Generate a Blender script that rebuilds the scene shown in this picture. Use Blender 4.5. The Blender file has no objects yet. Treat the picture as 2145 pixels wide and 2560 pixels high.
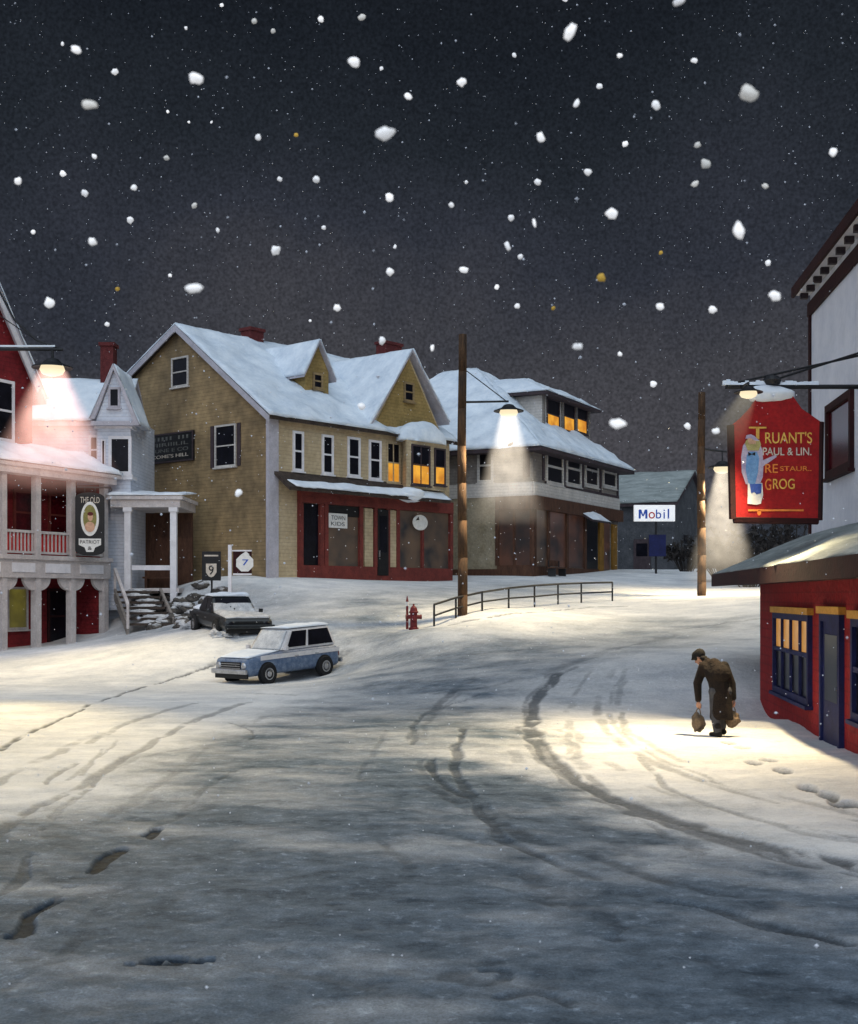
import bpy, bmesh, math, random
import numpy as np
from mathutils import Vector, Matrix, noise as mnoise

random.seed(7)
rng = np.random.default_rng(7)
scene = bpy.context.scene
col = scene.collection
F, CX, HY = 1500.0, 504.0, 700.0        # focal length, centre column, horizon row of the survey grid

# ------------------------------------------------------------------ survey helpers
def ray(px, py):
    return Vector(((px - CX) / F, 1.0, (HY - py) / F))

def at(px, py, Y):
    return ray(px, py) * Y

CROPS = {1: (0, 720, 2.004), 2: (0, 1100, 2.004), 3: (300, 760, 1.718), 4: (660, 780, 1.718), 5: (1060, 820, 1.582),
         6: (1500, 880, 1.563), 7: (1700, 480, 2.265), 8: (1600, 1300, 1.604), 9: (0, 1400, 1.037), 10: (900, 1400, .8096),
         11: (500, 1480, 2.52), 12: (1810, 960, 3.342), 13: (150, 1180, 2.735), 14: (400, 1340, 2.8), 15: (1540, 1100, 2.653),
         16: (0, 0, .940), 17: (1072, 0, .9395)}

def cp(k, x, y):
    x0, y0, s = CROPS[k]
    return ((x0 + x / s) / 2.128, (y0 + y / s) / 2.128)

# ------------------------------------------------------------------ materials
def nt(m):
    m.use_nodes = True
    t = m.node_tree
    return t, t.nodes, t.links

def mat(name, c, rough=.75, var=.25, scale=3.0, bump=.15, c2=None, siding=0, spec=.3, stretch=(1, 1, 1), metal=0, detail=6.0):
    m = bpy.data.materials.new(name)
    t, N, L = nt(m)
    b = N['Principled BSDF']
    b.inputs['Roughness'].default_value = rough
    b.inputs['Metallic'].default_value = metal
    b.inputs['Specular IOR Level'].default_value = spec
    tc = N.new('ShaderNodeTexCoord'); mp = N.new('ShaderNodeMapping')
    mp.inputs['Scale'].default_value = stretch
    L.new(tc.outputs['Object'], mp.inputs['Vector'])
    n = N.new('ShaderNodeTexNoise'); n.inputs['Scale'].default_value = scale; n.inputs['Detail'].default_value = detail
    n.inputs['Roughness'].default_value = .65
    L.new(mp.outputs['Vector'], n.inputs['Vector'])
    r = N.new('ShaderNodeValToRGB')
    if c2 is None:
        c2 = tuple(min(1, x * (1 + var)) for x in c)
        c1 = tuple(x * (1 - var) for x in c)
    else:
        c1 = c
    r.color_ramp.elements[0].position = .32; r.color_ramp.elements[1].position = .68
    r.color_ramp.elements[0].color = (*c1, 1); r.color_ramp.elements[1].color = (*c2, 1)
    L.new(n.outputs['Fac'], r.inputs['Fac'])
    # second finer mottling
    n2 = N.new('ShaderNodeTexNoise'); n2.inputs['Scale'].default_value = scale * 7; n2.inputs['Detail'].default_value = 4
    L.new(mp.outputs['Vector'], n2.inputs['Vector'])
    mx = N.new('ShaderNodeMix'); mx.data_type = 'RGBA'; mx.blend_type = 'OVERLAY'; mx.inputs['Factor'].default_value = min(.8, var * 1.6)
    L.new(r.outputs['Color'], mx.inputs['A']); L.new(n2.outputs['Fac'], mx.inputs['B'])
    colour = mx.outputs['Result']
    h = n2.outputs['Fac']
    bp = N.new('ShaderNodeBump'); bp.inputs['Strength'].default_value = bump; bp.inputs['Distance'].default_value = .05
    if siding:
        sx = N.new('ShaderNodeSeparateXYZ'); L.new(tc.outputs['Object'], sx.inputs[0])
        mu = N.new('ShaderNodeMath'); mu.operation = 'MULTIPLY'; mu.inputs[1].default_value = 1.0 / siding
        L.new(sx.outputs['Z'], mu.inputs[0])
        fr = N.new('ShaderNodeMath'); fr.operation = 'FRACT'; L.new(mu.outputs[0], fr.inputs[0])
        ad = N.new('ShaderNodeMath'); ad.operation = 'SUBTRACT'; L.new(n2.outputs['Fac'], ad.inputs[0]); L.new(fr.outputs[0], ad.inputs[1])
        h = ad.outputs[0]
        bp.inputs['Strength'].default_value = max(bump, .5)
        lr = N.new('ShaderNodeMapRange'); lr.inputs['From Min'].default_value = .04; lr.inputs['From Max'].default_value = .22; lr.inputs['To Min'].default_value = .74; lr.inputs['To Max'].default_value = 1.0
        L.new(fr.outputs[0], lr.inputs['Value'])
        vm = N.new('ShaderNodeVectorMath'); vm.operation = 'SCALE'; L.new(colour, vm.inputs[0]); L.new(lr.outputs['Result'], vm.inputs['Scale']); colour = vm.outputs['Vector']
    L.new(colour, b.inputs['Base Color'])
    L.new(h, bp.inputs['Height'])
    L.new(bp.outputs['Normal'], b.inputs['Normal'])
    return m

def glow(name, c, strength, c2=None, scale=1.5, base=(.02, .02, .02)):
    m = bpy.data.materials.new(name)
    t, N, L = nt(m)
    b = N['Principled BSDF']
    b.inputs['Base Color'].default_value = (*base, 1); b.inputs['Roughness'].default_value = .35
    tc = N.new('ShaderNodeTexCoord')
    n = N.new('ShaderNodeTexNoise'); n.inputs['Scale'].default_value = scale; n.inputs['Detail'].default_value = 5
    L.new(tc.outputs['Object'], n.inputs['Vector'])
    r = N.new('ShaderNodeValToRGB')
    r.color_ramp.elements[0].position = .33; r.color_ramp.elements[1].position = .68
    r.color_ramp.elements[0].color = (*(c2 or tuple(x * .8 for x in c)), 1); r.color_ramp.elements[1].color = (*c, 1)
    L.new(n.outputs['Fac'], r.inputs['Fac'])
    L.new(r.outputs['Color'], b.inputs['Emission Color'])
    b.inputs['Emission Strength'].default_value = strength
    return m

M = {}
M['snow'] = mat('snow', (.66, .71, .78), .8, c2=(.84, .87, .90), scale=1.1, bump=.35, var=.12, spec=.15)
M['roof_snow'] = mat('roof_snow', (.55, .62, .70), .85, c2=(.80, .85, .90), scale=.9, bump=.4, var=.18, spec=.1)
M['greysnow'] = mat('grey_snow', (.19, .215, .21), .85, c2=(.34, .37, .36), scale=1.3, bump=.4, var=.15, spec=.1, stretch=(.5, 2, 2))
M['ochre'] = mat('shade_toned_clapboard', (.14, .10, .055), .8, c2=(.38, .262, .13), scale=.38, siding=.16, var=.3)  # darker copy of the house yellow: gable side's shade put into the colour
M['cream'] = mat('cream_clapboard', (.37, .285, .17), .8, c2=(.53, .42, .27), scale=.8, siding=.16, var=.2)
M['gableyellow'] = mat('gable_yellow', (.20, .135, .045), .8, c2=(.34, .235, .085), scale=1.2, siding=.16, var=.22)
M['lavender'] = mat('lavender_board', (.42, .40, .44), .7, var=.15, scale=2)
M['white'] = mat('white_paint', (.70, .68, .70), .65, var=.12, scale=2.5, bump=.2)
M['whitewarm'] = mat('weathered_white_paint', (.42, .38, .37), .75, c2=(.60, .55, .53), var=.15, scale=2.2, bump=.25)
M['whitewall'] = mat('white_clapboard', (.62, .64, .70), .75, c2=(.78, .79, .84), var=.14, scale=.9)
M['bluewhite'] = mat('bluewhite_clapboard', (.50, .54, .62), .75, c2=(.64, .67, .74), siding=.15, var=.15, scale=1.2)
M['trimdark'] = mat('dark_trim', (.05, .035, .04), .7, var=.3)
M['black'] = mat('black_paint', (.008, .008, .009), .5, var=.3, bump=.1)
M['iron'] = mat('black_iron', (.012, .012, .014), .55, var=.3, bump=.1, spec=.4)
M['glass'] = mat('dark_glass', (.006, .006, .010), .3, var=.5, scale=2, bump=0, spec=.15)
M['redglass'] = mat('dark_red_glass', (.03, .003, .005), .15, c2=(.10, .006, .012), var=.4, scale=1.6, bump=0, spec=.15)
M['redwall'] = mat('barn_red', (.17, .010, .014), .75, c2=(.27, .018, .022), siding=.18, var=.25, scale=.9)
M['darkred'] = mat('dark_red_wall', (.12, .008, .012), .8, c2=(.23, .018, .022), siding=.18, var=.3, scale=1)
M['shopred'] = mat('shopfront_red', (.105, .022, .018), .8, c2=(.19, .038, .030), var=.25, scale=2.5)
M['shedred'] = mat('shed_red', (.19, .006, .009), .85, c2=(.30, .011, .013), siding=.2, var=.22, scale=1.3)
M['maroon'] = mat('maroon_board', (.016, .003, .004), .85, c2=(.036, .006, .006), var=.3, scale=2)
M['signred'] = mat('sign_red', (.24, .005, .007), .75, c2=(.36, .010, .010), var=.25, scale=3)
M['panelred'] = mat('panel_red', (.42, .02, .02), .75, c2=(.55, .03, .03), var=.25, scale=3)
M['brick'] = mat('chimney_brick', (.09, .018, .018), .9, c2=(.14, .03, .03), scale=6, var=.3, bump=.5)
M['shingle'] = mat('dark_shingle', (.030, .022, .018), .9, c2=(.075, .055, .045), scale=4, var=.35, bump=.5)
M['taupe'] = mat('taupe_clapboard', (.16, .14, .125), .8, c2=(.27, .24, .215), siding=.16, var=.25, scale=.8)
M['palewall'] = mat('pale_panel', (.42, .39, .36), .75, c2=(.58, .54, .50), siding=.16, var=.18, scale=1.2)
M['tan'] = mat('tan_stucco', (.22, .18, .115), .85, c2=(.33, .28, .20), var=.25, scale=1.3, bump=.3)
M['brownwood'] = mat('brown_wood', (.045, .018, .010), .7, c2=(.10, .045, .025), var=.35, scale=2.2, stretch=(3, 3, .6))
M['greywall'] = mat('grey_block', (.045, .048, .055), .9, c2=(.09, .092, .10), var=.3, scale=1.2, bump=.4)
M['pole'] = mat('pole_wood', (.022, .013, .008), .85, c2=(.11, .055, .024), var=.35, scale=3, stretch=(2, 2, .35), bump=.4)
M['yellowwood'] = mat('mustard_paint', (.45, .22, .03), .7, c2=(.60, .32, .06), var=.25, scale=3)
M['mustard'] = mat('dim_mustard_paint', (.16, .08, .012), .8, c2=(.28, .14, .025), var=.3, scale=3)
M['bluepaint'] = mat('navy_paint', (.006, .008, .045), .7, c2=(.010, .015, .085), var=.3, scale=3)
M['carblue'] = mat('car_blue', (.045, .085, .17), .5, c2=(.17, .22, .30), var=.35, scale=7, spec=.5, bump=.05)
M['carwhite'] = mat('car_white', (.55, .52, .52), .4, c2=(.72, .69, .68), var=.15, scale=4, spec=.5, bump=.05)
M['cardark'] = mat('car_dark', (.010, .012, .014), .3, c2=(.022, .026, .03), var=.3, scale=4, spec=.5, bump=.05)
M['rubber'] = mat('tyre_rubber', (.010, .010, .011), .85, var=.3, scale=8)
M['chrome'] = mat('chrome', (.45, .45, .46), .3, var=.2, metal=.8, bump=.05)
M['coat'] = mat('brown_coat', (.004, .003, .003), .95, c2=(.018, .010, .006), var=.35, scale=5, bump=.5)
M['trouser'] = mat('grey_trousers', (.03, .03, .034), .9, c2=(.06, .06, .066), var=.3, scale=6)
M['cap'] = mat('dark_cap', (.008, .007, .007), .95, var=.3, scale=8)
M['skin'] = mat('skin', (.36, .19, .13), .6, var=.1, scale=5, bump=.05)
M['bag'] = mat('paper_bag', (.06, .045, .03), .85, c2=(.20, .14, .09), var=.35, scale=6, bump=.5)
M['hydrant'] = mat('hydrant_red', (.10, .010, .012), .55, c2=(.17, .018, .018), var=.3, scale=5)
M['rock'] = mat('rock', (.035, .033, .034), .95, c2=(.13, .115, .10), var=.35, scale=2.5, bump=.6)
M['slush'] = mat('dark_slush', (.010, .014, .019), .95, c2=(.030, .040, .050), var=.35, scale=5, bump=.5, spec=.02)
M['cardice'] = mat('dirty_snow', (.35, .36, .38), .85, c2=(.62, .62, .62), var=.25, scale=4, bump=.5)
M['amber'] = glow('lit_amber_glass', (.95, .47, .045), 1.0, (.52, .17, .01), 1.3)
M['amberdim'] = glow('lit_curtain', (.62, .30, .06), .75, (.45, .18, .03), 3)
M['shopglow'] = glow('dim_shop_interior', (.055, .034, .020), 1.0, (.005, .005, .006), .9)
M['brownglow'] = glow('dim_brown_interior', (.10, .036, .018), .45, (.006, .003, .003), .8)
M['oliveglow'] = glow('olive_lit_glass', (.10, .085, .012), 1.0, (.030, .024, .006), 1.4)
M['yellowglow'] = glow('yellow_lit_glass', (.55, .42, .06), .9, (.40, .28, .03), 2)
M['bulb'] = glow('lit_bulb', (1, .84, .56), 1.0, (1, .82, .52), 1)
M['letter_gold'] = mat('gold_lettering', (.62, .30, .04), .6, c2=(.80, .50, .12), var=.2, scale=8)
M['letter_orange'] = mat('orange_lettering', (.75, .22, .04), .6, var=.2, scale=8)
M['letter_pale'] = mat('pale_lettering', (.55, .48, .40), .6, var=.2, scale=8)
M['letter_dim'] = mat('faded_lettering', (.13, .13, .12), .7, var=.4, scale=8)
M['letter_blue'] = mat('blue_lettering', (.03, .09, .42), .6, var=.15, scale=8)
M['letter_red'] = mat('red_lettering', (.55, .03, .03), .6, var=.15, scale=8)
M['signwhite'] = glow('backlit_white_panel', (.72, .70, .68), .55, (.62, .60, .60), 4, base=(.8, .8, .8))
M['cloth_blue'] = mat('painted_blue', (.09, .22, .45), .7, c2=(.20, .36, .58), var=.2, scale=6)
M['cloth_deep'] = mat('painted_deep_blue', (.05, .10, .36), .7, var=.25, scale=6)
M['cloth_lilac'] = mat('painted_lilac', (.34, .28, .42), .7, c2=(.52, .45, .54), var=.2, scale=6)
M['cloth_white'] = mat('painted_white', (.72, .70, .66), .7, var=.12, scale=6)
M['paint_skin'] = mat('painted_skin', (.58, .34, .22), .7, var=.2, scale=9)
M['paint_hair'] = mat('painted_hair', (.42, .36, .14), .7, var=.25, scale=9)
M['paint_olive'] = mat('painted_olive', (.16, .15, .04), .7, c2=(.28, .24, .08), var=.3, scale=9)
M['twig'] = mat('bare_twigs', (.016, .014, .014), .9, c2=(.05, .042, .038), var=.4, scale=4)
M['hill'] = mat('night_hillside', (.020, .023, .030), .95, c2=(.055, .058, .068), var=.4, scale=.35, bump=.6)

def flake_mat(name, c, e):  # flakes glow by themselves, standing in for light falling on them
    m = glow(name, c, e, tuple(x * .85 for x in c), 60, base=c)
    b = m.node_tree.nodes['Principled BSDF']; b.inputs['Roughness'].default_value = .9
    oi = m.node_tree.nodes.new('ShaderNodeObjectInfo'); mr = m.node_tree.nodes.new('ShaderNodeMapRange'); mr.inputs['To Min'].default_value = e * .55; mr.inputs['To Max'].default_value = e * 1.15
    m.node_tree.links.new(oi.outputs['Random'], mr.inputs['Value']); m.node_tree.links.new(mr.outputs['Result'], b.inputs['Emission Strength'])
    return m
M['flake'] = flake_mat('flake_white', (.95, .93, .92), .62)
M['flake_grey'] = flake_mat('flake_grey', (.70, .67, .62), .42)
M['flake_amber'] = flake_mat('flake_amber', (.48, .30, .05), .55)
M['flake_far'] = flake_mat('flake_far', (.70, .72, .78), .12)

# ------------------------------------------------------------------ mesh builder
class MB:
    def __init__(s):
        s.v = []; s.f = []
    def add(s, vs, fs):
        k = len(s.v); s.v += [tuple(x) for x in vs]; s.f += [tuple(k + i for i in f) for f in fs]; return s
    def hexa(s, p):            # 4 bottom + 4 top points
        return s.add(p, [(3, 2, 1, 0), (4, 5, 6, 7), (0, 1, 5, 4), (1, 2, 6, 5), (2, 3, 7, 6), (3, 0, 4, 7)])
    def box(s, a, b):
        x0, y0, z0 = a; x1, y1, z1 = b
        return s.hexa([(x0, y0, z0), (x1, y0, z0), (x1, y1, z0), (x0, y1, z0), (x0, y0, z1), (x1, y0, z1), (x1, y1, z1), (x0, y1, z1)])
    def prism(s, poly, off):
        n = len(poly); off = Vector(off)
        p = [Vector(x) for x in poly]
        vs = p + [x + off for x in p]
        fs = [tuple(range(n))[::-1], tuple(range(n, 2 * n))] + [(i, (i + 1) % n, n + (i + 1) % n, n + i) for i in range(n)]
        return s.add(vs, fs)
    def tube(s, p, q, r0, r1=None, n=10):
        p = Vector(p); q = Vector(q); r1 = r0 if r1 is None else r1
        d = (q - p).normalized()
        a = d.orthogonal().normalized(); b = d.cross(a)
        vs = []
        for c, r in ((p, r0), (q, r1)):
            for i in range(n):
                t = 2 * math.pi * i / n
                vs.append(c + (a * math.cos(t) + b * math.sin(t)) * r)
        fs = [tuple(range(n))[::-1], tuple(range(n, 2 * n))] + [(i, (i + 1) % n, n + (i + 1) % n, n + i) for i in range(n)]
        return s.add(vs, fs)
    def pipe(s, pts, r, n=8):
        for a, b in zip(pts[:-1], pts[1:]): s.tube(a, b, r, r, n)
        return s
    def lathe(s, prof, c=(0, 0, 0), n=20, axis='z'):
        c = Vector(c); vs = []; fs = []
        for r, h in prof:
            for i in range(n):
                t = 2 * math.pi * i / n
                x, y = r * math.cos(t), r * math.sin(t)
                vs.append(c + Vector({'z': (x, y, h), 'y': (x, h, y), 'x': (h, x, y)}[axis]))
        m = len(prof)
        for j in range(m - 1):
            for i in range(n):
                fs.append((j * n + i, j * n + (i + 1) % n, (j + 1) * n + (i + 1) % n, (j + 1) * n + i))
        fs.append(tuple(range(n))[::-1]); fs.append(tuple(range((m - 1) * n, m * n)))
        return s.add(vs, fs)
    def build(s, name, m, parent=None, smooth=False, bevel=0, loc=None):
        me = bpy.data.meshes.new(name)
        me.from_pydata(s.v, [], s.f)
        bm = bmesh.new(); bm.from_mesh(me)
        bmesh.ops.recalc_face_normals(bm, faces=bm.faces)
        if bevel:
            bmesh.ops.remove_doubles(bm, verts=bm.verts, dist=1e-5)
            bmesh.ops.bevel(bm, geom=[e for e in bm.edges if e.is_manifold and e.calc_face_angle(0) > .5], offset=bevel, segments=2, affect='EDGES', profile=.6)
        if smooth:
            for f in bm.faces: f.smooth = True
        bm.to_mesh(me); bm.free()
        me.materials.append(m)
        o = bpy.data.objects.new(name, me); col.objects.link(o)
        if parent: o.parent = parent
        if loc is not None: o.location = loc
        return o

def tag(o, label=None, cat=None, group=None, kind=None):
    if label: o['label'] = label
    if cat: o['category'] = cat
    if group: o['group'] = group
    if kind: o['kind'] = kind
    return o

def empty(name, loc, rz=0, label=None, cat=None, group=None):
    o = bpy.data.objects.new(name, None); col.objects.link(o)
    o.empty_display_size = .2
    o.location = loc; o.rotation_euler = (0, 0, rz)
    return tag(o, label, cat, group)

def copy_tree(o, parent=None):
    c = o.copy(); col.objects.link(c)
    if parent: c.parent = parent
    for ch in list(o.children): copy_tree(ch, c)
    return c

class Plane:                     # a wall plane in building coordinates: a to the right, z up, n outwards
    def __init__(s, B, o, a, n):
        s.B = B; s.o = Vector(o); s.a = Vector(a); s.n = Vector(n); s.b = Vector((0, 0, 1))
    def p(s, a, b, n=0): return s.o + s.a * a + s.b * b + s.n * n
    def px(s, x, y):             # survey pixel -> (a, b) on this wall
        R = s.B.mat
        o = R @ s.o; n = (R.to_3x3() @ s.n); r = ray(x, y)
        t = o.dot(n) / r.dot(n); P = r * t
        l = s.B.inv @ P - s.o
        return l.dot(s.a), l.z
    def c(s, k, x, y): return s.px(*cp(k, x, y))
    def rect(s, k, x0, y0, x1, y1):  # crop rectangle -> a0,a1,b0,b1
        ax0, bt = s.c(k, x0, y0); ax1, bb = s.c(k, x1, y1)
        _, bt2 = s.c(k, x1, y0); _, bb2 = s.c(k, x0, y1)
        return min(ax0, ax1), max(ax0, ax1), (bb + bb2) / 2, (bt + bt2) / 2

class Bld:
    def __init__(s, name, loc, rz, label, cat, group=None):
        s.loc = Vector(loc); s.rz = rz
        s.mat = Matrix.Translation(s.loc) @ Matrix.Rotation(rz, 4, 'Z'); s.inv = s.mat.inverted()
        s.root = empty(name, loc, rz, label, cat, group)
    def front(s, v=0): return Plane(s, (0, v, 0), (1, 0, 0), (0, -1, 0))
    def left(s, u=0): return Plane(s, (u, 0, 0), (0, -1, 0), (-1, 0, 0))
    def right(s, u=0): return Plane(s, (u, 0, 0), (0, 1, 0), (1, 0, 0))
    def hit(s, x, y, p0, n):     # pixel ray with any plane given in local coordinates
        o = s.mat @ Vector(p0); n = s.mat.to_3x3() @ Vector(n); r = ray(x, y)
        return s.inv @ (r * (o.dot(n) / r.dot(n)))

def pbox(mb, pl, a0, a1, b0, b1, n0, n1):
    P = pl.p
    return mb.hexa([P(a0, b0, n1), P(a1, b0, n1), P(a1, b0, n0), P(a0, b0, n0), P(a0, b1, n1), P(a1, b1, n1), P(a1, b1, n0), P(a0, b1, n0)])

def ppoly(mb, pl, pts, n0, n1):
    return mb.prism([pl.p(a, b, n0) for a, b in pts], pl.n * (n1 - n0))

def window(B, pl, R, fm, panes=None, fw=.10, mid=True, mull=0, sill=True, out=.07, name='window', parent=None, midf=.5, snowsill=False):
    a0, a1, b0, b1 = R
    mb = MB()
    pbox(mb, pl, a0, a0 + fw, b0, b1, -.02, out); pbox(mb, pl, a1 - fw, a1, b0, b1, -.02, out)
    pbox(mb, pl, a0 + fw, a1 - fw, b1 - fw, b1, -.02, out - .003); pbox(mb, pl, a0 + fw, a1 - fw, b0, b0 + fw, -.02, out - .003)
    if sill: pbox(mb, pl, a0 - .06, a1 + .06, b0 - .07, b0 - .003, -.02, out + .06)
    h = b1 - b0; bm_ = b0 + h * midf
    if mid: pbox(mb, pl, a0 + fw, a1 - fw, bm_ - fw * .35, bm_ + fw * .35, -.02, out - .012)
    for i in range(mull):
        c = a0 + (a1 - a0) * (i + 1) / (mull + 1)
        pbox(mb, pl, c - fw * .3, c + fw * .3, b0 + fw, b1 - fw, -.02, out - .018)
    o = mb.build(name, fm, parent or B.root)
    if panes is None: panes = [(0, 1, M['glass'])]
    i0, i1 = b0 + fw * .8, b1 - fw * .8
    for f0, f1, m_ in panes:
        q = MB(); pbox(q, pl, a0 + fw * .8, a1 - fw * .8, i0 + (i1 - i0) * f0, i0 + (i1 - i0) * f1, -.01, .02)
        q.build('pane', m_, o)
    if snowsill:
        q = MB(); pbox(q, pl, a0 - .05, a1 + .05, b0, b0 + .05, out, out + .05); q.build('snow', M['snow'], o)
    return o

def fb(x, y, z=0, s=1.0):
    return mnoise.fractal(Vector((x * s, y * s, z)), 1.0, 2.0, 4)

def snow_sheet(parent, c00, c10, c11, c01, th=.16, nx=40, ny=20, m=None, wob=.10, seed=0, name='snow', skirt=True):
    """snow lying on a roof slope: c00-c10 eave, c01-c11 ridge"""
    c00, c10, c11, c01 = map(Vector, (c00, c10, c11, c01))
    nrm = (c10 - c00).cross(c01 - c00)
    if nrm.length < 1e-6: nrm = (c10 - c00).cross(c11 - c00)
    nrm.normalize()
    if nrm.z < 0: nrm = -nrm
    du = (c10 - c00).normalized() if (c10 - c00).length > 1e-4 else (c11 - c01).normalized()
    dn = ((c00 + c10) - (c01 + c11)).normalized()
    vs = []; fs = []
    def P(i, j):
        s, t = i / nx, j / ny
        return (c00 * (1 - s) + c10 * s) * (1 - t) + (c01 * (1 - s) + c11 * s) * t
    for j in range(ny + 1):
        for i in range(nx + 1):
            p = P(i, j)
            e = min(i, nx - i, j * 1.0, ny - j)
            h = th * (.8 + .9 * fb(p.x, p.y + p.z, seed, .7)) * (.55 if e == 0 else .88 if e == 1 else 1)
            q = p + nrm * h
            if j == 0: q += dn * (wob * (.4 + 1.6 * fb(p.x, p.y, seed + 9, 1.3)))
            if i == 0: q -= du * (wob * .5 * (.5 + fb(p.x, p.y + p.z, seed + 5, 1.9)))
            if i == nx: q += du * (wob * .5 * (.5 + fb(p.x, p.y + p.z, seed + 6, 1.9)))
            vs.append(q)
    W = nx + 1
    for j in range(ny):
        for i in range(nx):
            fs.append((j * W + i, j * W + i + 1, (j + 1) * W + i + 1, (j + 1) * W + i))
    ring = [i for i in range(nx + 1)] + [j * W + nx for j in range(1, ny + 1)] + [ny * W + i for i in range(nx - 1, -1, -1)] + [j * W for j in range(ny - 1, 0, -1)]
    base = len(vs)
    for k in ring:
        i, j = k % W, k // W
        vs.append(P(i, j) + nrm * .012)
    n = len(ring)
    for k in range(n):
        a, b = ring[k], ring[(k + 1) % n]
        fs.append((b, a, base + k, base + (k + 1) % n))
    mb = MB(); mb.add(vs, fs)
    return mb.build(name, m or M['roof_snow'], parent, smooth=True)

def blob(name, c, r, m, parent=None, seed=0, amp=.25, sub=3, freq=1.2, flat=None):
    bm = bmesh.new(); bmesh.ops.create_icosphere(bm, subdivisions=sub, radius=1)
    for v in bm.verts:
        d = 1 + amp * mnoise.fractal(v.co * freq + Vector((seed * 3.1, seed * 1.7, seed)), 1, 2, 3)
        v.co = Vector((v.co.x * r[0] * d, v.co.y * r[1] * d, v.co.z * r[2] * d))
        if flat is not None: v.co.z = max(v.co.z, flat)
    for f in bm.faces: f.smooth = True
    me = bpy.data.meshes.new(name); bm.to_mesh(me); bm.free(); me.materials.append(m)
    o = bpy.data.objects.new(name, me); col.objects.link(o); o.location = c
    if parent: o.parent = parent
    return o

def text(txt, pl, a0, a1, b0, b1, m, parent, out=.02, ext=.008, name='lettering'):
    cu = bpy.data.curves.new('t', 'FONT'); cu.body = txt; cu.extrude = .02; cu.offset = .004
    to = bpy.data.objects.new('t', cu); col.objects.link(to)
    dg = bpy.context.evaluated_depsgraph_get(); dg.update()
    me = bpy.data.meshes.new_from_object(to.evaluated_get(dg))
    bpy.data.objects.remove(to); bpy.data.curves.remove(cu)
    xs = [v.co.x for v in me.vertices]; ys = [v.co.y for v in me.vertices]
    x0, x1, y0, y1 = min(xs), max(xs), min(ys), max(ys)
    for v in me.vertices:
        a = a0 + (a1 - a0) * (v.co.x - x0) / (x1 - x0); b = b0 + (b1 - b0) * (v.co.y - y0) / (y1 - y0)
        v.co = pl.p(a, b, out + (ext if v.co.z > 0 else 0))
    me.name = name; me.materials.clear(); me.materials.append(m)
    o = bpy.data.objects.new(name, me); col.objects.link(o); o.parent = parent
    return o

def ellipse(cx, cy, rx, ry, n=32, t0=0, t1=2 * math.pi):
    return [(cx + rx * math.cos(t0 + (t1 - t0) * i / n), cy + ry * math.sin(t0 + (t1 - t0) * i / n)) for i in range(n)]

def capsules(segs, name, m, voxel, parent=None, smooth=2, extra=None):
    """tapered capsules fused into one continuous skin"""
    bm = bmesh.new()
    for p, q, r0, r1 in segs:
        p = Vector(p); q = Vector(q); d = q - p; n = max(2, int(d.length / (max(r0, r1) * .35)))
        for i in range(n + 1):
            t = i / n
            bmesh.ops.create_icosphere(bm, subdivisions=2, radius=r0 + (r1 - r0) * t, matrix=Matrix.Translation(p + d * t))
    if extra: extra(bm)
    me = bpy.data.meshes.new(name); bm.to_mesh(me); bm.free()
    o = bpy.data.objects.new(name, me); col.objects.link(o)
    rm = o.modifiers.new('r', 'REMESH'); rm.mode = 'VOXEL'; rm.voxel_size = voxel; rm.use_smooth_shade = True
    if smooth:
        sm = o.modifiers.new('s', 'SMOOTH'); sm.factor = .5; sm.iterations = smooth
    dg = bpy.context.evaluated_depsgraph_get(); dg.update()
    me2 = bpy.data.meshes.new_from_object(o.evaluated_get(dg)); me2.name = name
    o.modifiers.clear(); o.data = me2; bpy.data.meshes.remove(me)
    me2.materials.clear(); me2.materials.append(m)
    for p in me2.polygons: p.use_smooth = True
    if parent: o.parent = parent
    return o

# ------------------------------------------------------------------ ground
ctrl = [(2, 764, 48), (123, 742, 53.4), (60, 792, 39.5), (165, 741, 50.8), (200, 729, 51.5), (210, 694, 54.5), (268, 685, 54),
        (316, 679, 55.1), (420, 681, 59), (528, 682, 64.4), (626, 677, 66.7), (725, 669, 78.7), (770, 671, 82), (815, 688, 66), (824, 700, 56),
        (890, 702, 50), (543, 723, 44), (510, 737, 43), (620, 716, 47), (720, 711, 50), (486, 740, 41), (285, 744, 42.5), (318, 803, 36.8),
        (375, 790, 39.2), (420, 742, 43), (504, 777, 36), (600, 770, 36), (700, 748, 40), (790, 730, 44), (870, 728, 43), (850, 790, 31), (893, 836, 28.9), (925, 845, 26.3), (965, 867, 22.6), (1005, 885, 19.9)]
CP = [tuple(at(*c)) for c in ctrl]
for Y in (-60, -20, 0, 8, 16, 24):
    for X in (-60, -25, -9, 0, 5, 14, 40): CP.append((X, Y, -2.5))
CP += [(-25, 32, -2.5), (-10, 30, -2.5), (0, 29, -2.45), (-45, 40, -2.3), (-30, 60, -1), (-60, 80, 1.5), (6.5, 17, -2.36), (20, 30, -2.2),
       (25, 50, .3), (45, 50, 0), (-20, 70, 1), (0, 80, 1.5), (20, 90, 1.9), (60, 80, 2), (0, 130, 2.4), (-60, 130, 2.4), (60, 130, 2.4), (0, 300, 3), (-200, 300, 3), (200, 300, 3)]
CP = np.array(CP)
C2 = 4.0
def _phi(d2): return np.sqrt(d2 + C2)
_D = ((CP[:, None, :2] - CP[None, :, :2]) ** 2).sum(-1)
_A = _phi(_D); _n = len(CP)
_K = np.zeros((_n + 1, _n + 1)); _K[:_n, :_n] = _A - np.eye(_n) * .02; _K[_n, :_n] = 1; _K[:_n, _n] = 1
_w = np.linalg.solve(_K, np.append(CP[:, 2], 0))
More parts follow.
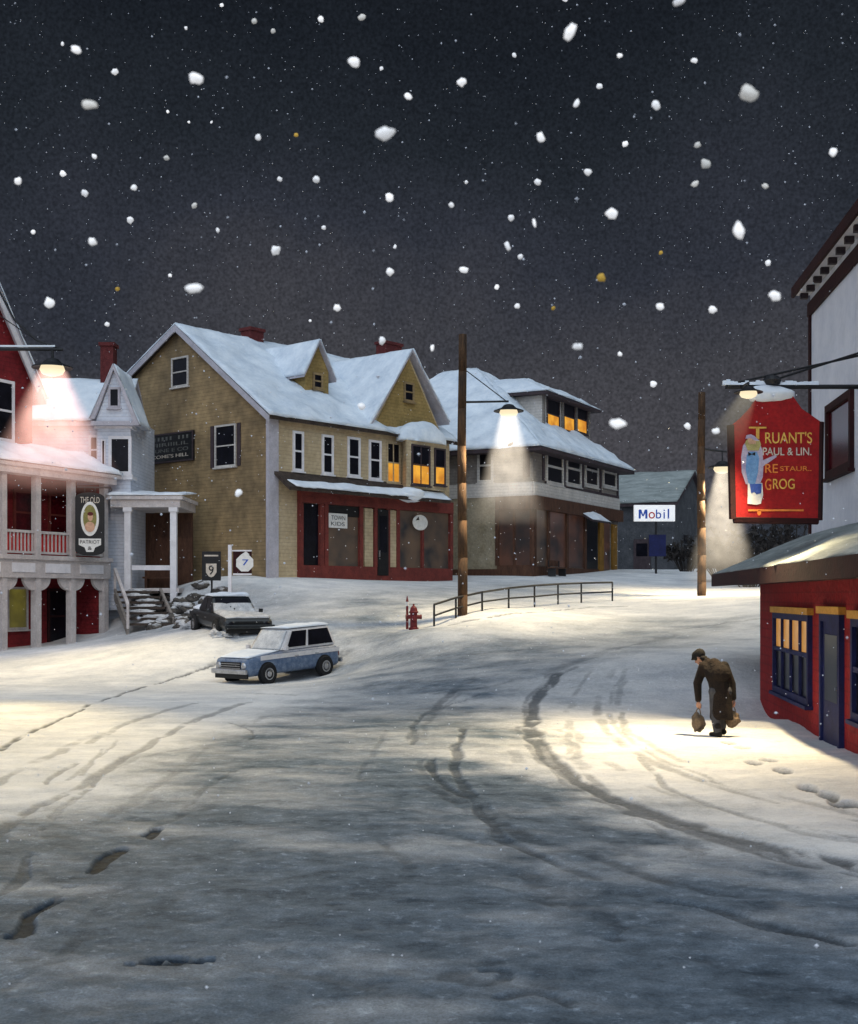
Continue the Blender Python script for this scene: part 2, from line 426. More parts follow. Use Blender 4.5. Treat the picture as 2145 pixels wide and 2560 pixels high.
def ground_np(X, Y):
    sh = X.shape; X = X.ravel(); Y = Y.ravel(); out = np.empty(len(X))
    for i in range(0, len(X), 20000):
        d = (X[i:i + 20000, None] - CP[None, :, 0]) ** 2 + (Y[i:i + 20000, None] - CP[None, :, 1]) ** 2
        out[i:i + 20000] = _phi(d) @ _w[:_n] + _w[_n]
    return out.reshape(sh)
def gz(x, y): return float(ground_np(np.array([x]), np.array([y]))[0])
def on_ground(px, py):
    r = ray(px, py); lo, hi = 4.0, 4.0
    prev = None
    Y = np.arange(5, 110, .1); z = ground_np(r.x * Y, Y); d = r.z * Y - z
    k = np.argmax(d < 0) if (d < 0).any() else len(Y) - 1
    y = Y[k]
    if k > 0: y = Y[k - 1] + .1 * d[k - 1] / (d[k - 1] - d[k] + 1e-9)
    return Vector((r.x * y, y, gz(r.x * y, y)))

def hashn(ix, iy, s):
    h = (ix * 374761393 + iy * 668265263 + s * 974634777) & 0xffffffff
    h = ((h ^ (h >> 13)) * 1274126177) & 0xffffffff
    return ((h ^ (h >> 16)) & 0xffff) / 65535.0
def vnoise(x, y, s=0):
    ix = np.floor(x).astype(np.int64); iy = np.floor(y).astype(np.int64); fx = x - ix; fy = y - iy
    fx = fx * fx * (3 - 2 * fx); fy = fy * fy * (3 - 2 * fy)
    return (hashn(ix, iy, s) * (1 - fx) + hashn(ix + 1, iy, s) * fx) * (1 - fy) + (hashn(ix, iy + 1, s) * (1 - fx) + hashn(ix + 1, iy + 1, s) * fx) * fy
def fbm(x, y, s=0, o=5):
    t = 0; a = .5
    for k in range(o):
        t = t + a * vnoise(x * 2 ** k, y * 2 ** k, s + k * 17); a *= .5
    return t
def sstep(a, b, x):
    t = np.clip((x - a) / (b - a), 0, 1); return t * t * (3 - 2 * t)

def world_line(pts):
    return np.array([on_ground(*p)[:2] for p in pts])
def smooth_line(P, n=4):
    for _ in range(2):
        Q = [P[0]]
        for a, b in zip(P[:-1], P[1:]): Q += [a * .75 + b * .25, a * .25 + b * .75]
        Q.append(P[-1]); P = np.array(Q)
    return P

# tracks and painted cast shadows: crop, points, half width (m), darkness
TR = [
    (10, [(400, 228), (352, 282), (338, 335), (372, 395), (440, 450), (560, 500), (700, 545), (850, 590), (1060, 622)], .28, .85),
    (10, [(440, 215), (395, 232), (350, 290)], .18, .45),
    (10, [(560, 505), (700, 552), (860, 600), (1060, 640)], .42, .7),
    (10, [(210, 340), (190, 395), (212, 470), (262, 535), (330, 590), (375, 612)], .16, .75),
    (10, [(142, 400), (155, 437), (180, 466), (215, 480)], .13, .8),
    (10, [(212, 472), (262, 505), (262, 520)], .12, .4),
    (10, [(268, 545), (320, 585), (400, 625), (470, 645)], .16, .5),
    (10, [(610, 685), (690, 700), (760, 730), (870, 752), (985, 775)], .16, .85),
    (10, [(335, 640), (430, 690), (520, 735), (575, 760)], .30, .45),
    (10, [(105, 372), (104, 335), (118, 318), (150, 300), (240, 270)], .09, .6),
    (10, [(530, 308), (528, 335), (540, 355)], .10, .5),
    (10, [(570, 400), (610, 450), (690, 492), (820, 530), (1010, 565)], .10, .5),
    (10, [(530, 255), (535, 275)], .12, .35),
    (10, [(240, 830), (290, 832), (280, 850)], .10, .6),
    (10, [(300, 890), (360, 868), (430, 885)], .09, .65),
    (10, [(0, 545), (80, 538), (190, 550), (270, 575)], .18, .35),
    (10, [(640, 140), (760, 125), (805, 118)], .25, .35),
    (10, [(380, 230), (500, 185), (640, 150)], .35, .3),
    (10, [(180, 130), (300, 115), (440, 95), (540, 93)], .15, .75),  # cast shadow of the railing, painted dark on the snow
    (10, [(700, 77), (780, 73)], .15, .75),
    (10, [(150, 270), (240, 262), (320, 240)], .15, .3),
    (9, [(-60, 515), (0, 488), (110, 430), (215, 385)], .10, .95),
    (9, [(222, 380), (330, 340), (400, 320), (480, 297), (560, 270)], .11, .9),
    (9, [(-40, 715), (20, 682), (100, 640), (200, 590), (250, 560), (330, 510), (430, 452), (540, 400), (640, 370)], .18, .55),
    (9, [(100, 700), (170, 640), (250, 565)], .12, .6),
    (9, [(115, 582), (150, 555), (190, 528)], .10, .5),
    (9, [(225, 475), (290, 440), (330, 420), (410, 398)], .16, .4),
    (9, [(210, 560), (260, 490)], .08, .4),
    (9, [(180, 570), (300, 470)], .07, .35),
    (9, [(260, 550), (400, 500), (520, 480)], .14, .3),
    (9, [(-10, 865), (40, 830), (85, 765)], .10, .6),
    (9, [(-60, 1130), (60, 1060), (200, 950), (300, 830), (420, 710)], .30, .25),
    (9, [(400, 690), (470, 660), (540, 585), (600, 545)], .10, .35),
    (9, [(600, 420), (660, 450), (640, 470)], .08, .5),
    (9, [(640, 345), (770, 350)], .25, .35),
    (9, [(560, 270), (700, 240), (880, 245)], .5, .5),  # cast shadow behind and right of the blue car, painted dark
    (9, [(640, 1060), (760, 1075), (933, 1100)], .12, .4),
    (9, [(880, 900), (933, 950)], .25, .4),
    (10, [(640, 800), (740, 820), (900, 850), (1008, 900)], .2, .35),
    (9, [(376, 718), (398, 706), (412, 694)], .13, 1.2), (9, [(222, 812), (270, 788), (325, 745)], .12, 1.2), (9, [(146, 849), (180, 845), (214, 840)], .10, 1.2), (9, [(35, 970), (75, 957), (100, 915), (168, 872)], .14, 1.2),
    (9, [(305, 1054), (360, 1048), (420, 1046), (470, 1046), (530, 1046)], .08, 1.3), (9, [(380, 1040), (415, 1030), (455, 1038)], .13, 1.3),
    (10, [(370, 680), (400, 690)], .3, .6), (10, [(520, 770), (565, 740)], .22, .75),
]
LIGHTER = [(9, [(-40, 1100), (80, 1010), (180, 930), (330, 790), (420, 730)], .22, .55), (9, [(-30, 1180), (60, 1120), (110, 1060)], .2, .6), (10, [(720, 540), (860, 570)], .3, .6),
           (10, [(200, 560), (330, 560), (420, 600)], .5, .25), (10, [(640, 690), (760, 745), (900, 800)], .35, .3), (10, [(0, 470), (200, 490)], .6, .25), (10, [(230, 690), (420, 720)], .4, .25),
           (9, [(480, 800), (620, 790)], .3, .35)]
FOOT = [(8, 355, 893), (8, 410, 913), (8, 455, 972), (8, 515, 962), (8, 572, 1003), (8, 672, 1075), (8, 755, 1103), (8, 845, 1135), (8, 800, 1135)]
EDGE = [(-400, 990), (0, 962), (60, 952), (130, 940), (200, 905), (265, 858), (380, 806), (425, 765), (405, 722), (430, 694), (470, 712), (505, 748), (560, 757), (650, 737), (760, 727), (880, 724),
        (893, 742), (800, 760), (700, 778), (645, 800), (618, 832), (632, 880), (690, 918), (800, 966), (920, 1004), (1008, 1030), (1500, 1200)]

def seg_dist(X, Y, P):
    best = np.full(X.shape, 1e9)
    for a, b in zip(P[:-1], P[1:]):
        d = b - a; L2 = (d ** 2).sum() + 1e-9
        t = np.clip(((X - a[0]) * d[0] + (Y - a[1]) * d[1]) / L2, 0, 1)
        best = np.minimum(best, (X - a[0] - t * d[0]) ** 2 + (Y - a[1] - t * d[1]) ** 2)
    return np.sqrt(best)

def build_ground():
    Yr = [4.0]
    while Yr[-1] < 110: Yr.append(Yr[-1] * 1.0046)
    Yr += [120, 140, 180, 240, 320, 420]
    Yr = [-60, -30, -10, 0, 2] + Yr
    Yr = np.array(Yr); nr = len(Yr)
    sx = np.concatenate([np.linspace(-1.6, -.43, 22)[:-1], np.linspace(-.43, .43, 640), np.linspace(.43, 1.6, 22)[1:]])
    nc = len(sx)
    W = np.maximum(np.abs(Yr), 6.0) + np.where(Yr < 0, 40, 0)
    X = sx[None, :] * W[:, None]; Y = np.repeat(Yr[:, None], nc, 1)
    Z = ground_np(X, Y)
    dark = np.zeros_like(X); rut = np.zeros_like(X)
    wx = X + .25 * (fbm(X * .9, Y * .9, 3) - .5); wy = Y + .5 * (fbm(X * .9, Y * .9, 4) - .5)
    brk = fbm(X * 1.6, Y * .9, 11); brk2 = fbm(X * 3.2, Y * 1.6, 12)
    for lst, sg in ((TR, 1), (LIGHTER, -1)):
        for k, pts, w, dk in lst:
            P = smooth_line(world_line([cp(k, *p) for p in pts]))
            x0, y0 = P.min(0) - 2; x1, y1 = P.max(0) + 2
            msk = (wx > x0) & (wx < x1) & (wy > y0) & (wy < y1)
            if not msk.any(): continue
            d = seg_dist(wx[msk], wy[msk], P)
            ww = w * .62 * (.30 + 1.4 * brk[msk])
            a = (1 - sstep(.55, 1.15, d / ww)) * min(1, dk * (.85 if dk < 1 else 1.0)) * sstep(.30, .46, brk2[msk] + .06)
            if sg > 0:
                dark[msk] = np.maximum(dark[msk], a); rut[msk] = np.maximum(rut[msk], a)
                rut[msk] -= .35 * dk * np.exp(-((d / ww - 1.7) / .5) ** 2)
            else: dark[msk] -= a * .8
    # fainter wheel marks running beside the main ones
    rr = np.random.default_rng(3)
    for (k, pts, w, dk) in (TR[0], TR[3], TR[28 - 5] if len(TR) > 23 else TR[3], TR[13]):
        P0 = smooth_line(world_line([cp(k, *p) for p in pts])); dP = np.gradient(P0, axis=0); nn = np.stack([-dP[:, 1], dP[:, 0]], 1); nn /= np.linalg.norm(nn, axis=1)[:, None] + 1e-9
        for j in range(7):
            P = P0 + nn * rr.uniform(-2.4, 2.4) + np.cumsum(rr.normal(0, .03, P0.shape), 0)
            x0, y0 = P.min(0) - 1; x1, y1 = P.max(0) + 1
            msk = (wx > x0) & (wx < x1) & (wy > y0) & (wy < y1)
            if not msk.any(): continue
            d = seg_dist(wx[msk], wy[msk], P); ww = rr.uniform(.05, .12) * (.4 + 1.2 * brk[msk]); sgn = rr.choice([1, 1, -1])
            a = (1 - sstep(.5, 1.2, d / ww)) * rr.uniform(.2, .5) * sstep(.38, .55, fbm(X[msk] * .8 + j * 7, Y[msk] * .8, 77))
            if sgn > 0: dark[msk] = np.maximum(dark[msk], a); rut[msk] = np.maximum(rut[msk], a * .7)
            else: dark[msk] = np.minimum(dark[msk], dark[msk] - a * .8); rut[msk] -= a * .5
    for k, x, y in FOOT:
        c = on_ground(*cp(k, x, y))
        d = np.sqrt(((X - c.x) / .13) ** 2 + ((Y - c.y) / .30) ** 2)
        a = 1 - sstep(.6, 1.1, d); dark = np.maximum(dark, a * .8); rut = np.maximum(rut, a * 2.2)
    # dirty compacted roadway against clean snow
    E = world_line(EDGE)
    order = np.argsort(E[:, 0])
    d = seg_dist(X, Y, E)
    inside = np.zeros(X.shape, bool)
    poly = np.vstack([E, [[60, -70], [-60, -70]]])
    for a, b in zip(poly, np.roll(poly, -1, 0)):
        c = ((a[1] > Y) != (b[1] > Y)) & (X < (b[0] - a[0]) * (Y - a[1]) / (b[1] - a[1] + 1e-12) + a[0])
        inside ^= c
    sd = np.where(inside, d, -d)
    road = sstep(-1.1, 1.2, sd + 2.6 * (fbm(X * .45, Y * .45, 21) - .5) + 1.2 * (fbm(X * 1.8, Y * 1.8, 22) - .5))
    streak = fbm(X * .7 + .3 * Y, Y * 1.1, 31, 6); streak2 = fbm(X * 1.7, Y * 2.2, 41, 6)
    # wheel-worn upper road
    up = world_line([(600, 800), (470, 770), (400, 730), (520, 700), (640, 690)])
    upd = 1 - sstep(1.0, 6.0, seg_dist(X, Y, up))
    road2 = .38 * upd * (.5 + streak2) + .14 * sstep(.4, .6, streak)
    bank = world_line([(190, 742), (230, 725), (300, 712)]); bd = seg_dist(X, Y, bank)
    road2 = np.maximum(road2, (1 - sstep(1.2, 4.0, bd + 2.5 * (streak2 - .5))) * (.55 + .9 * (streak2 - .5)))
    near = sstep(20, 8, Y)
    road = road * (1 - .42 * sstep(14, 36, Y)); road = np.clip(road * (.88 + 1.0 * (streak - .45) + .55 * (streak2 - .5) + .12 * near) + road2 * (1 - road), 0, 1)
    Z = Z - .035 * np.clip(rut, -1, 2.5) + .05 * (fbm(X * 1.3, Y * 1.3, 51) - .5) * sstep(60, 40, Y) + .02 * (fbm(X * 5, Y * 5, 61) - .5) * sstep(40, 20, Y)
    # drift along the shop wall
    v = np.empty((nr * nc, 3)); v[:, 0] = X.ravel(); v[:, 1] = Y.ravel(); v[:, 2] = Z.ravel()
    idx = (np.arange(nr - 1)[:, None] * nc + np.arange(nc - 1)[None, :]).ravel()
    q = np.stack([idx, idx + 1, idx + nc + 1, idx + nc], 1)
    me = bpy.data.meshes.new('ground')
    me.vertices.add(len(v)); me.vertices.foreach_set('co', v.ravel())
    me.loops.add(q.size); me.loops.foreach_set('vertex_index', q.ravel().astype(np.int32))
    me.polygons.add(len(q)); me.polygons.foreach_set('loop_start', np.arange(0, q.size, 4, dtype=np.int32))
    me.polygons.foreach_set('use_smooth', np.ones(len(q), bool))
    me.update(calc_edges=True)
    at_ = me.color_attributes.new('wear_and_shade', 'FLOAT_COLOR', 'POINT')
    c = np.zeros((len(v), 4), np.float32); c[:, 0] = np.clip(dark, -.6, 1).ravel() * .5 + .5; c[:, 1] = road.ravel(); c[:, 3] = 1
    at_.data.foreach_set('color', c.ravel())
    m = bpy.data.materials.new('snowy_road'); t, N, L = nt(m); b = N['Principled BSDF']
    b.inputs['Roughness'].default_value = .8; b.inputs['Specular IOR Level'].default_value = .03
    A = N.new('ShaderNodeAttribute'); A.attribute_name = 'wear_and_shade'
    s = N.new('ShaderNodeSeparateColor'); L.new(A.outputs['Color'], s.inputs[0])
    tc = N.new('ShaderNodeTexCoord')
    def noise_(sc, det, stx=(1, 1, 1)):
        mp = N.new('ShaderNodeMapping'); mp.inputs['Scale'].default_value = stx; L.new(tc.outputs['Object'], mp.inputs['Vector'])
        n = N.new('ShaderNodeTexNoise'); n.inputs['Scale'].default_value = sc; n.inputs['Detail'].default_value = det; n.inputs['Roughness'].default_value = .7
        L.new(mp.outputs['Vector'], n.inputs['Vector']); return n
    def mix(fac, a, bb, mode='MIX'):
        x = N.new('ShaderNodeMix'); x.data_type = 'RGBA'; x.blend_type = mode
        for sock, val in (('Factor', fac), ('A', a), ('B', bb)):
            if hasattr(val, 'is_output') or hasattr(val, 'links'): L.new(val, x.inputs[sock])
            else: x.inputs[sock].default_value = val if sock == 'Factor' else (*val, 1)
        return x.outputs['Result']
    n1 = noise_(.8, 9, (1, 1.3, 1)); n2 = noise_(9, 9); n3 = noise_(2.2, 10, (1, 1.4, 1)); n4 = noise_(55, 3)
    def ramp(n, p0, p1):
        r = N.new('ShaderNodeMapRange'); r.inputs['From Min'].default_value = p0; r.inputs['From Max'].default_value = p1
        L.new(n.outputs['Fac'], r.inputs['Value']); return r.outputs['Result']
    snow = mix(ramp(n1, .35, .65), (.60, .61, .63), (.84, .83, .81))
    slush = mix(ramp(n3, .3, .7), (.050, .070, .092), (.205, .250, .30))
    slush = mix(ramp(n2, .58, .75), slush, (.30, .36, .43))
    base = mix(s.outputs['Green'], snow, slush)
    dm = N.new('ShaderNodeMapRange'); dm.inputs['From Min'].default_value = .5; dm.inputs['From Max'].default_value = 1
    L.new(s.outputs['Red'], dm.inputs['Value'])
    base = mix(dm.outputs['Result'], base, mix(ramp(n2, .3, .7), (.008, .013, .020), (.040, .054, .072)))
    lm = N.new('ShaderNodeMapRange'); lm.inputs['From Min'].default_value = .5; lm.inputs['From Max'].default_value = .2
    L.new(s.outputs['Red'], lm.inputs['Value'])
    base = mix(lm.outputs['Result'], base, (.62, .66, .70))
    base = mix(.45, base, n2.outputs['Fac'], 'OVERLAY'); base = mix(.7, base, n4.outputs['Fac'], 'OVERLAY')
    L.new(base, b.inputs['Base Color'])
    bp = N.new('ShaderNodeBump'); bp.inputs['Strength'].default_value = .6; bp.inputs['Distance'].default_value = .07
    ad = N.new('ShaderNodeMath'); ad.operation = 'ADD'; L.new(n3.outputs['Fac'], ad.inputs[0]); L.new(n2.outputs['Fac'], ad.inputs[1])
    a2 = N.new('ShaderNodeMath'); a2.operation = 'MULTIPLY_ADD'; a2.inputs[1].default_value = .25; L.new(n4.outputs['Fac'], a2.inputs[0]); L.new(ad.outputs[0], a2.inputs[2]); L.new(a2.outputs[0], bp.inputs['Height']); L.new(bp.outputs['Normal'], b.inputs['Normal'])
    me.materials.append(m)
    o = bpy.data.objects.new('ground', me); col.objects.link(o); tag(o, kind='structure')
    g = MB(); g.add([(-4000, -4000, -4), (4000, -4000, -4), (4000, 4000, -4), (-4000, 4000, -4)], [(0, 1, 2, 3)])
    tag(g.build('terrain', M['hill']), kind='structure')
build_ground()

# distant hillside
hv = []; hf = []
hn = 90
for i in range(hn + 1):
    x = -140 + 280 * i / hn
    top = 3.5 + 4.5 * sstep(5, 45, np.float64(x)) + 1.6 * fb(x, 3, 0, .06) + .7 * fb(x, 8, 0, .3)
    hv += [(x, 108 + 6 * fb(x, 1, 5, .05), 0), (x, 116, float(top)), (x, 150, float(top) * .8), (x, 190, 0)]
for i in range(hn):
    for j in range(3):
        a = i * 4 + j; hf.append((a, a + 4, a + 5, a + 1))
tag(MB().add(hv, hf).build('hills', M['hill'], smooth=True), kind='structure')

# ------------------------------------------------------------------ 1. yellow house with shopfront
pA = at(316, 677.5, 55.1); pB = at(528, 681, 64.4)
dY = (pB - pA); LY = math.hypot(dY.x, dY.y)
Yh = Bld('yellow_house', (pA.x, pA.y, pA.z - .1), math.atan2(dY.y, dY.x), 'big yellow clapboard house with red shopfront and snowy gabled roof', 'house')
R = Yh.root
fr = Yh.front(0); gl = Yh.left(0)
a_, zpk = gl.px(212, 384); vpk = -a_
a_, zle = gl.px(153, 444); vle = -a_
_, zre = fr.px(318, 484)
# gable wall
g = MB(); ppoly(g, gl, [(0, -1.5), (0, zre), (-vpk, zpk - .12), (-vle, zle), (-vle, -1.5)], -.25, 0)
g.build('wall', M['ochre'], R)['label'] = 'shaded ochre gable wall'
ul, zl = fr.px(433, 497); ur, zr = fr.px(519, 492); uk, zk = fr.px(479.5, 414)
f = MB(); ppoly(f, fr, [(.003, -1.5), (LY, -1.5), (LY, zre), (ur, zre + .1), (uk, zk - .1), (ul, zre + .1), (.003, zre)], -.25, -.003)
f.build('wall', M['cream'], R)['label'] = 'pale yellow street wall with front gable'
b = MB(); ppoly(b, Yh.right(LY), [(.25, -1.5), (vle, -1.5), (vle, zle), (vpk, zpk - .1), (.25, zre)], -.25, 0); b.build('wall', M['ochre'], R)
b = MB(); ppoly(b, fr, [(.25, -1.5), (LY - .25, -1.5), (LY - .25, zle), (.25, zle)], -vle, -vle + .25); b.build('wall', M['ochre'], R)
# gable triangle overlay in deeper yellow
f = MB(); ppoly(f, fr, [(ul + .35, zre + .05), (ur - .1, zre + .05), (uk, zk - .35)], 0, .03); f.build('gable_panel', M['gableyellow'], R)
# roof
sl = (zpk - zre) / vpk
oh = .35
rf = MB()
prof = [(-oh, zre - oh * sl), (vpk, zpk), (vle + .3, zle - .3 * (zpk - zle) / (vle - vpk)), (vle + .3, zle - .3 - .12), (vpk, zpk - .16), (-oh, zre - oh * sl - .16)]
rf.prism([(-.3, v, z + .06) for v, z in prof], (LY + .5, 0, 0))
roof = rf.build('roof', M['shingle'], R)
snow_sheet(roof, (-.33, -oh - .05, zre - oh * sl + .06), (LY + .22, -oh - .05, zre - oh * sl + .06), (LY + .22, vpk + .02, zpk + .07), (-.33, vpk + .02, zpk + .07), .16, 60, 30, seed=1)
snow_sheet(roof, (LY + .22, vle + .3, zle - .1), (-.33, vle + .3, zle - .1), (-.33, vpk, zpk + .07), (LY + .22, vpk, zpk + .07), .16, 40, 14, seed=2)
# rake boards on the gable end
rk = MB()
for (v0, z0, v1, z1) in ((-oh, zre - oh * sl, vpk, zpk), (vle + .3, zle - .18, vpk, zpk)):
    rk.prism([(-.34, v0, z0 + .05), (-.34, v1, z1 + .05), (-.34, v1, z1 - .25), (-.34, v0, z0 - .25)], (.06, 0, 0))
rk.build('rake_board', M['lavender'], R)
# cross gable roof
vb = (zk - zre) / sl
for (ue, ze, s_) in ((ul, zl, -1), (ur, zr, 1)):
    m_ = MB(); du = s_ * .25; dz = -.25 * (zk - ze) / abs(uk - ue)
    P0 = (ue + du, -.3, ze + dz); P1 = (ue + du, max(.2, (ze + dz - zre) / sl), ze + dz); P2 = (uk, vb + .1, zk); P3 = (uk, -.3, zk)
    m_.hexa([P0, P1, P2, P3] + [(p[0], p[1], p[2] + .10) for p in (P0, P1, P2, P3)])
    r2 = m_.build('gable_roof', M['lavender'], R)
    up = lambda p: (p[0], p[1], p[2] + .11)
    if s_ < 0: snow_sheet(r2, up(P1), up(P0), up(P3), up(P2), .13, 24, 24, seed=3, wob=.05)
    else: snow_sheet(r2, up(P0), up(P1), up(P2), up(P3), .13, 24, 24, seed=4, wob=.05)
# chimneys
def chimney(Bb, parent, px0, px1, pytop, v, zbot, dep=.7):
    pl = Bb.front(v); a0, bt = pl.px(px0, pytop); a1, _ = pl.px(px1, pytop)
    m_ = MB(); m_.box((a0, v, zbot), (a1, v + dep, bt - .15)); m_.box((a0 - .07, v - .07, bt - .15), (a1 + .07, v + dep + .07, bt))
    o = m_.build('chimney', M['brick'], parent)
    s_ = MB(); s_.box((a0 - .03, v - .03, bt), (a1 + .03, v + dep + .03, bt + .07)); s_.build('snow', M['snow'], o) if parent is Bb.root else None
    return o
x0, y0 = cp(3, 560, 97); x1, _ = cp(3, 617, 97); chimney(Yh, roof, x0, x1, y0, vpk - .2, zpk - 1.5)
x0, y0 = cp(4, 522, 122); x1, _ = cp(4, 592, 122); chimney(Yh, roof, x0, x1, y0, vpk + .3, zpk - 1.8)
# corner board
c_ = MB(); pbox(c_, fr, -.05, .52, -1.3, zre - .05, .001, .05); pbox(c_, gl, -.14, .0, -1.3, zre - .06, .001, .05); c_.build('corner_board', M['lavender'], R)
# eave board
c_ = MB(); pbox(c_, fr, .55, ul - .05, zre - .42, zre - .14, .001, .06); c_.build('frieze_board', M['cream'], R)
# dormer
pn = Vector((0, -sl, 1)); p0 = (0, 0, zre + .1)
Q = Yh.hit(*cp(4, 230, 358), p0, pn); vd = Q.y
dp = Yh.front(vd)
al, zb = dp.c(4, 176, 345); ar, _ = dp.c(4, 277, 362); ak, zt = dp.c(4, 226, 132); _, zd = dp.c(4, 176, 240)
dw = MB(); ppoly(dw, dp, [(al, zb - .4), (ar, zb - .4), (ar, zd), (ak, zt), (al, zd)], -2.6, 0)
D = dw.build('dormer', M['gableyellow'], R)
vkb = (zt - zre) / sl
for s_, ae in ((-1, al), (1, ar)):
    e = ae + s_ * .28; ze = zd - .28 * (zt - zd) / abs(ak - ae)
    P0 = (e, vd - .25, ze); P1 = (e, max(vd + .1, (ze - zre) / sl), ze); P2 = (ak, vkb + .25, zt + .02); P3 = (ak, vd - .25, zt + .02)
    q = MB().hexa([P0, P1, P2, P3] + [(p[0], p[1], p[2] + .09) for p in (P0, P1, P2, P3)]); q.build('dormer_roof', M['lavender'], D)
    up = lambda p: (p[0], p[1], p[2] + .10)
    if s_ < 0: snow_sheet(D, up(P1), up(P0), up(P3), up(P2), .13, 16, 16, seed=5, wob=.04)
    else: snow_sheet(D, up(P0), up(P1), up(P2), up(P3), .13, 16, 16, seed=6, wob=.04)
window(Yh, dp, dp.rect(4, 208, 262, 250, 332), M['ochre'], parent=R)
# gable window in the front gable
window(Yh, Plane(Yh, (0, -.03, 0), (1, 0, 0), (0, -1, 0)), fr.rect(4, 597, 303, 640, 386), M['ochre'], fw=.09)
# side windows
for r_ in ((224, 228, 296, 356), (410, 518, 500, 700)):
    window(Yh, gl, gl.rect(3, *r_), M['palewall'], fw=.08)
a0, a1, b0, b1 = gl.rect(3, 410, 518, 500, 700)
for s_ in (a0 - .30, a1 + .08):
    q = MB(); pbox(q, gl, s_, s_ + .22, b0, b1, .001, .05); q.build('shutter', M['trimdark'], R)
# upper street windows
LIT = [(0, .52, M['amber']), (.52, 1, M['glass'])]
for r_ in ((122, 512, 168, 684), (247, 528, 296, 698), (357, 538, 411, 708), (449, 551, 501, 722)):
    window(Yh, fr, fr.rect(4, *r_), M['white'], fw=.11)
window(Yh, fr, fr.rect(4, 524, 560, 583, 736), M['cream'], LIT, fw=.09, mull=1)['label'] = 'window lit amber below a dark blind'
# bay
vbay = -.75; bp_ = Yh.front(vbay)
a0, zb0 = bp_.c(4, 598, 752); a1, _ = bp_.c(4, 797, 752); _, zbt = bp_.c(4, 640, 552)
aw0 = fr.c(4, 592, 650)[0]; a0 = max(a0, bp_.c(4, 612, 650)[0])
by = MB(); by.prism([(aw0, 0, zb0), (a0, vbay, zb0), (a1 - .3, vbay, zb0), (a1, 0, zb0)], (0, 0, zbt - zb0)); bay = by.build('bay', M['cream'], R)
window(Yh, bp_, bp_.rect(4, 632, 572, 711, 745), M['trimdark'], LIT, fw=.08, mull=1)['label'] = 'wide bay window lit amber below a dark blind'
window(Yh, bp_, bp_.rect(4, 730, 586, 777, 745), M['trimdark'], LIT, fw=.08, mull=0)['label'] = 'narrow bay window lit amber below a dark blind'
sc = blob('snow', (0, 0, 0), ((a1 - a0) / 2 + .12, .62, 1.05), M['roof_snow'], bay, 4, .12, 4, 1.0, 0); sc.location = ((a0 + a1) / 2, -.38, zbt)
# pent roof over the shops
vp = -1.05
pp = Yh.front(vp)
ap0, zp0 = pp.c(4, 112, 772); ap1, zp1 = pp.c(4, 803, 818); _, zpt = fr.c(4, 400, 716)
zpe = (pp.c(4, 400, 775)[1])
q = MB(); q.prism([(ap0, vp, zpe), (ap0, 0, zpt), (ap0, 0, zpt - .15), (ap0, vp + .05, zpe - .14)], (ap1 - ap0, 0, 0)); pent = q.build('pent_roof', M['shingle'], R)
snow_sheet(pent, (ap0 + .35, vp - .03, zpe + .02), (ap1 + .02, vp - .03, zpe + .02), (ap1 + .02, vp + .55, zpe + .02 + .55 * (zpt - zpe) / -vp), (ap0 + .2, vp + .40, zpe + .02 + .40 * (zpt - zpe) / -vp), .10, 60, 8, M['snow'], .08, 12)
x_, _ = pp.c(4, 655, 790)
blob('snow', (x_, vp + .35, zpe + .15), (1.0, .45, .36), M['snow'], pent, 8, .3, 3)
# red shopfront
sh = MB(); zs1 = fr.c(4, 400, 812)[1]; zs0 = fr.c(4, 400, 1132)[1]
as0, _ = fr.c(4, 142, 900); as1, _ = fr.c(4, 800, 900)
pbox(sh, fr, as0, as1, zpe - .55, zpe + .02, .001, .22)
pbox(sh, fr, as0, as1, -.5, zs0 + .42, .001, .16)
for x in (150, 238, 258, 408, 470, 524, 566, 795):
    a, _ = fr.c(4, x, 950); pbox(sh, fr, a - .11, a + .11, zs0 + .42, zpe - .55, .001, .18)
pbox(sh, fr, fr.c(4, 238, 950)[0] + .1, fr.c(4, 258, 950)[0] - .1, zs0 + .42, zpe - .55, .001, .14)
sf = sh.build('shopfront', M['shopred'], R)
for x in (442, 545):
    a, _ = fr.c(4, x, 950); q = MB(); pbox(q, fr, a - .28, a + .28, zs0 + .42, zpe - .6, .001, .13); q.build('pilaster', M['cream'], sf)
def shop_pane(x0, x1, m_, y0=805, y1=1115):
    a0, a1, b0, b1 = fr.rect(4, x0, y0, x1, y1); q = MB(); pbox(q, fr, a0, a1, zs0 + .42, zpe - .56, .001, .03); return q.build('display_window', m_, sf)
shop_pane(156, 232, M['glass']); shop_pane(264, 404, M['shopglow']); shop_pane(572, 790, M['shopglow'])
q = MB(); a, _ = fr.c(4, 674, 950); pbox(q, fr, a - .08, a + .08, zs0 + .42, zpe - 1.2, .03, .14); q.build('mullion', M['shopred'], sf)
q = MB(); a0, a1, b0, b1 = fr.rect(4, 268, 806, 402, 868); pbox(q, fr, a0, a1, zpe - 1.05, zpe - .56, .03, .10); q.build('valance', M['black'], sf)
a0, a1, _, _ = fr.rect(4, 476, 870, 522, 1120)
q = MB(); pbox(q, fr, a0, a1, zs0 + .02, zpe - .6, .16, .20); dr = q.build('door', M['black'], R)
q = MB(); pbox(q, fr, a0 + .12, a1 - .12, zs0 + 1.1, zpe - .9, .20, .215); q.build('pane', M['glass'], dr)
q = MB(); pbox(q, fr, a0 + .06, a0 + .1, zs0 + .9, zs0 + 1.2, .20, .26); q.build('handle', M['chrome'], dr)
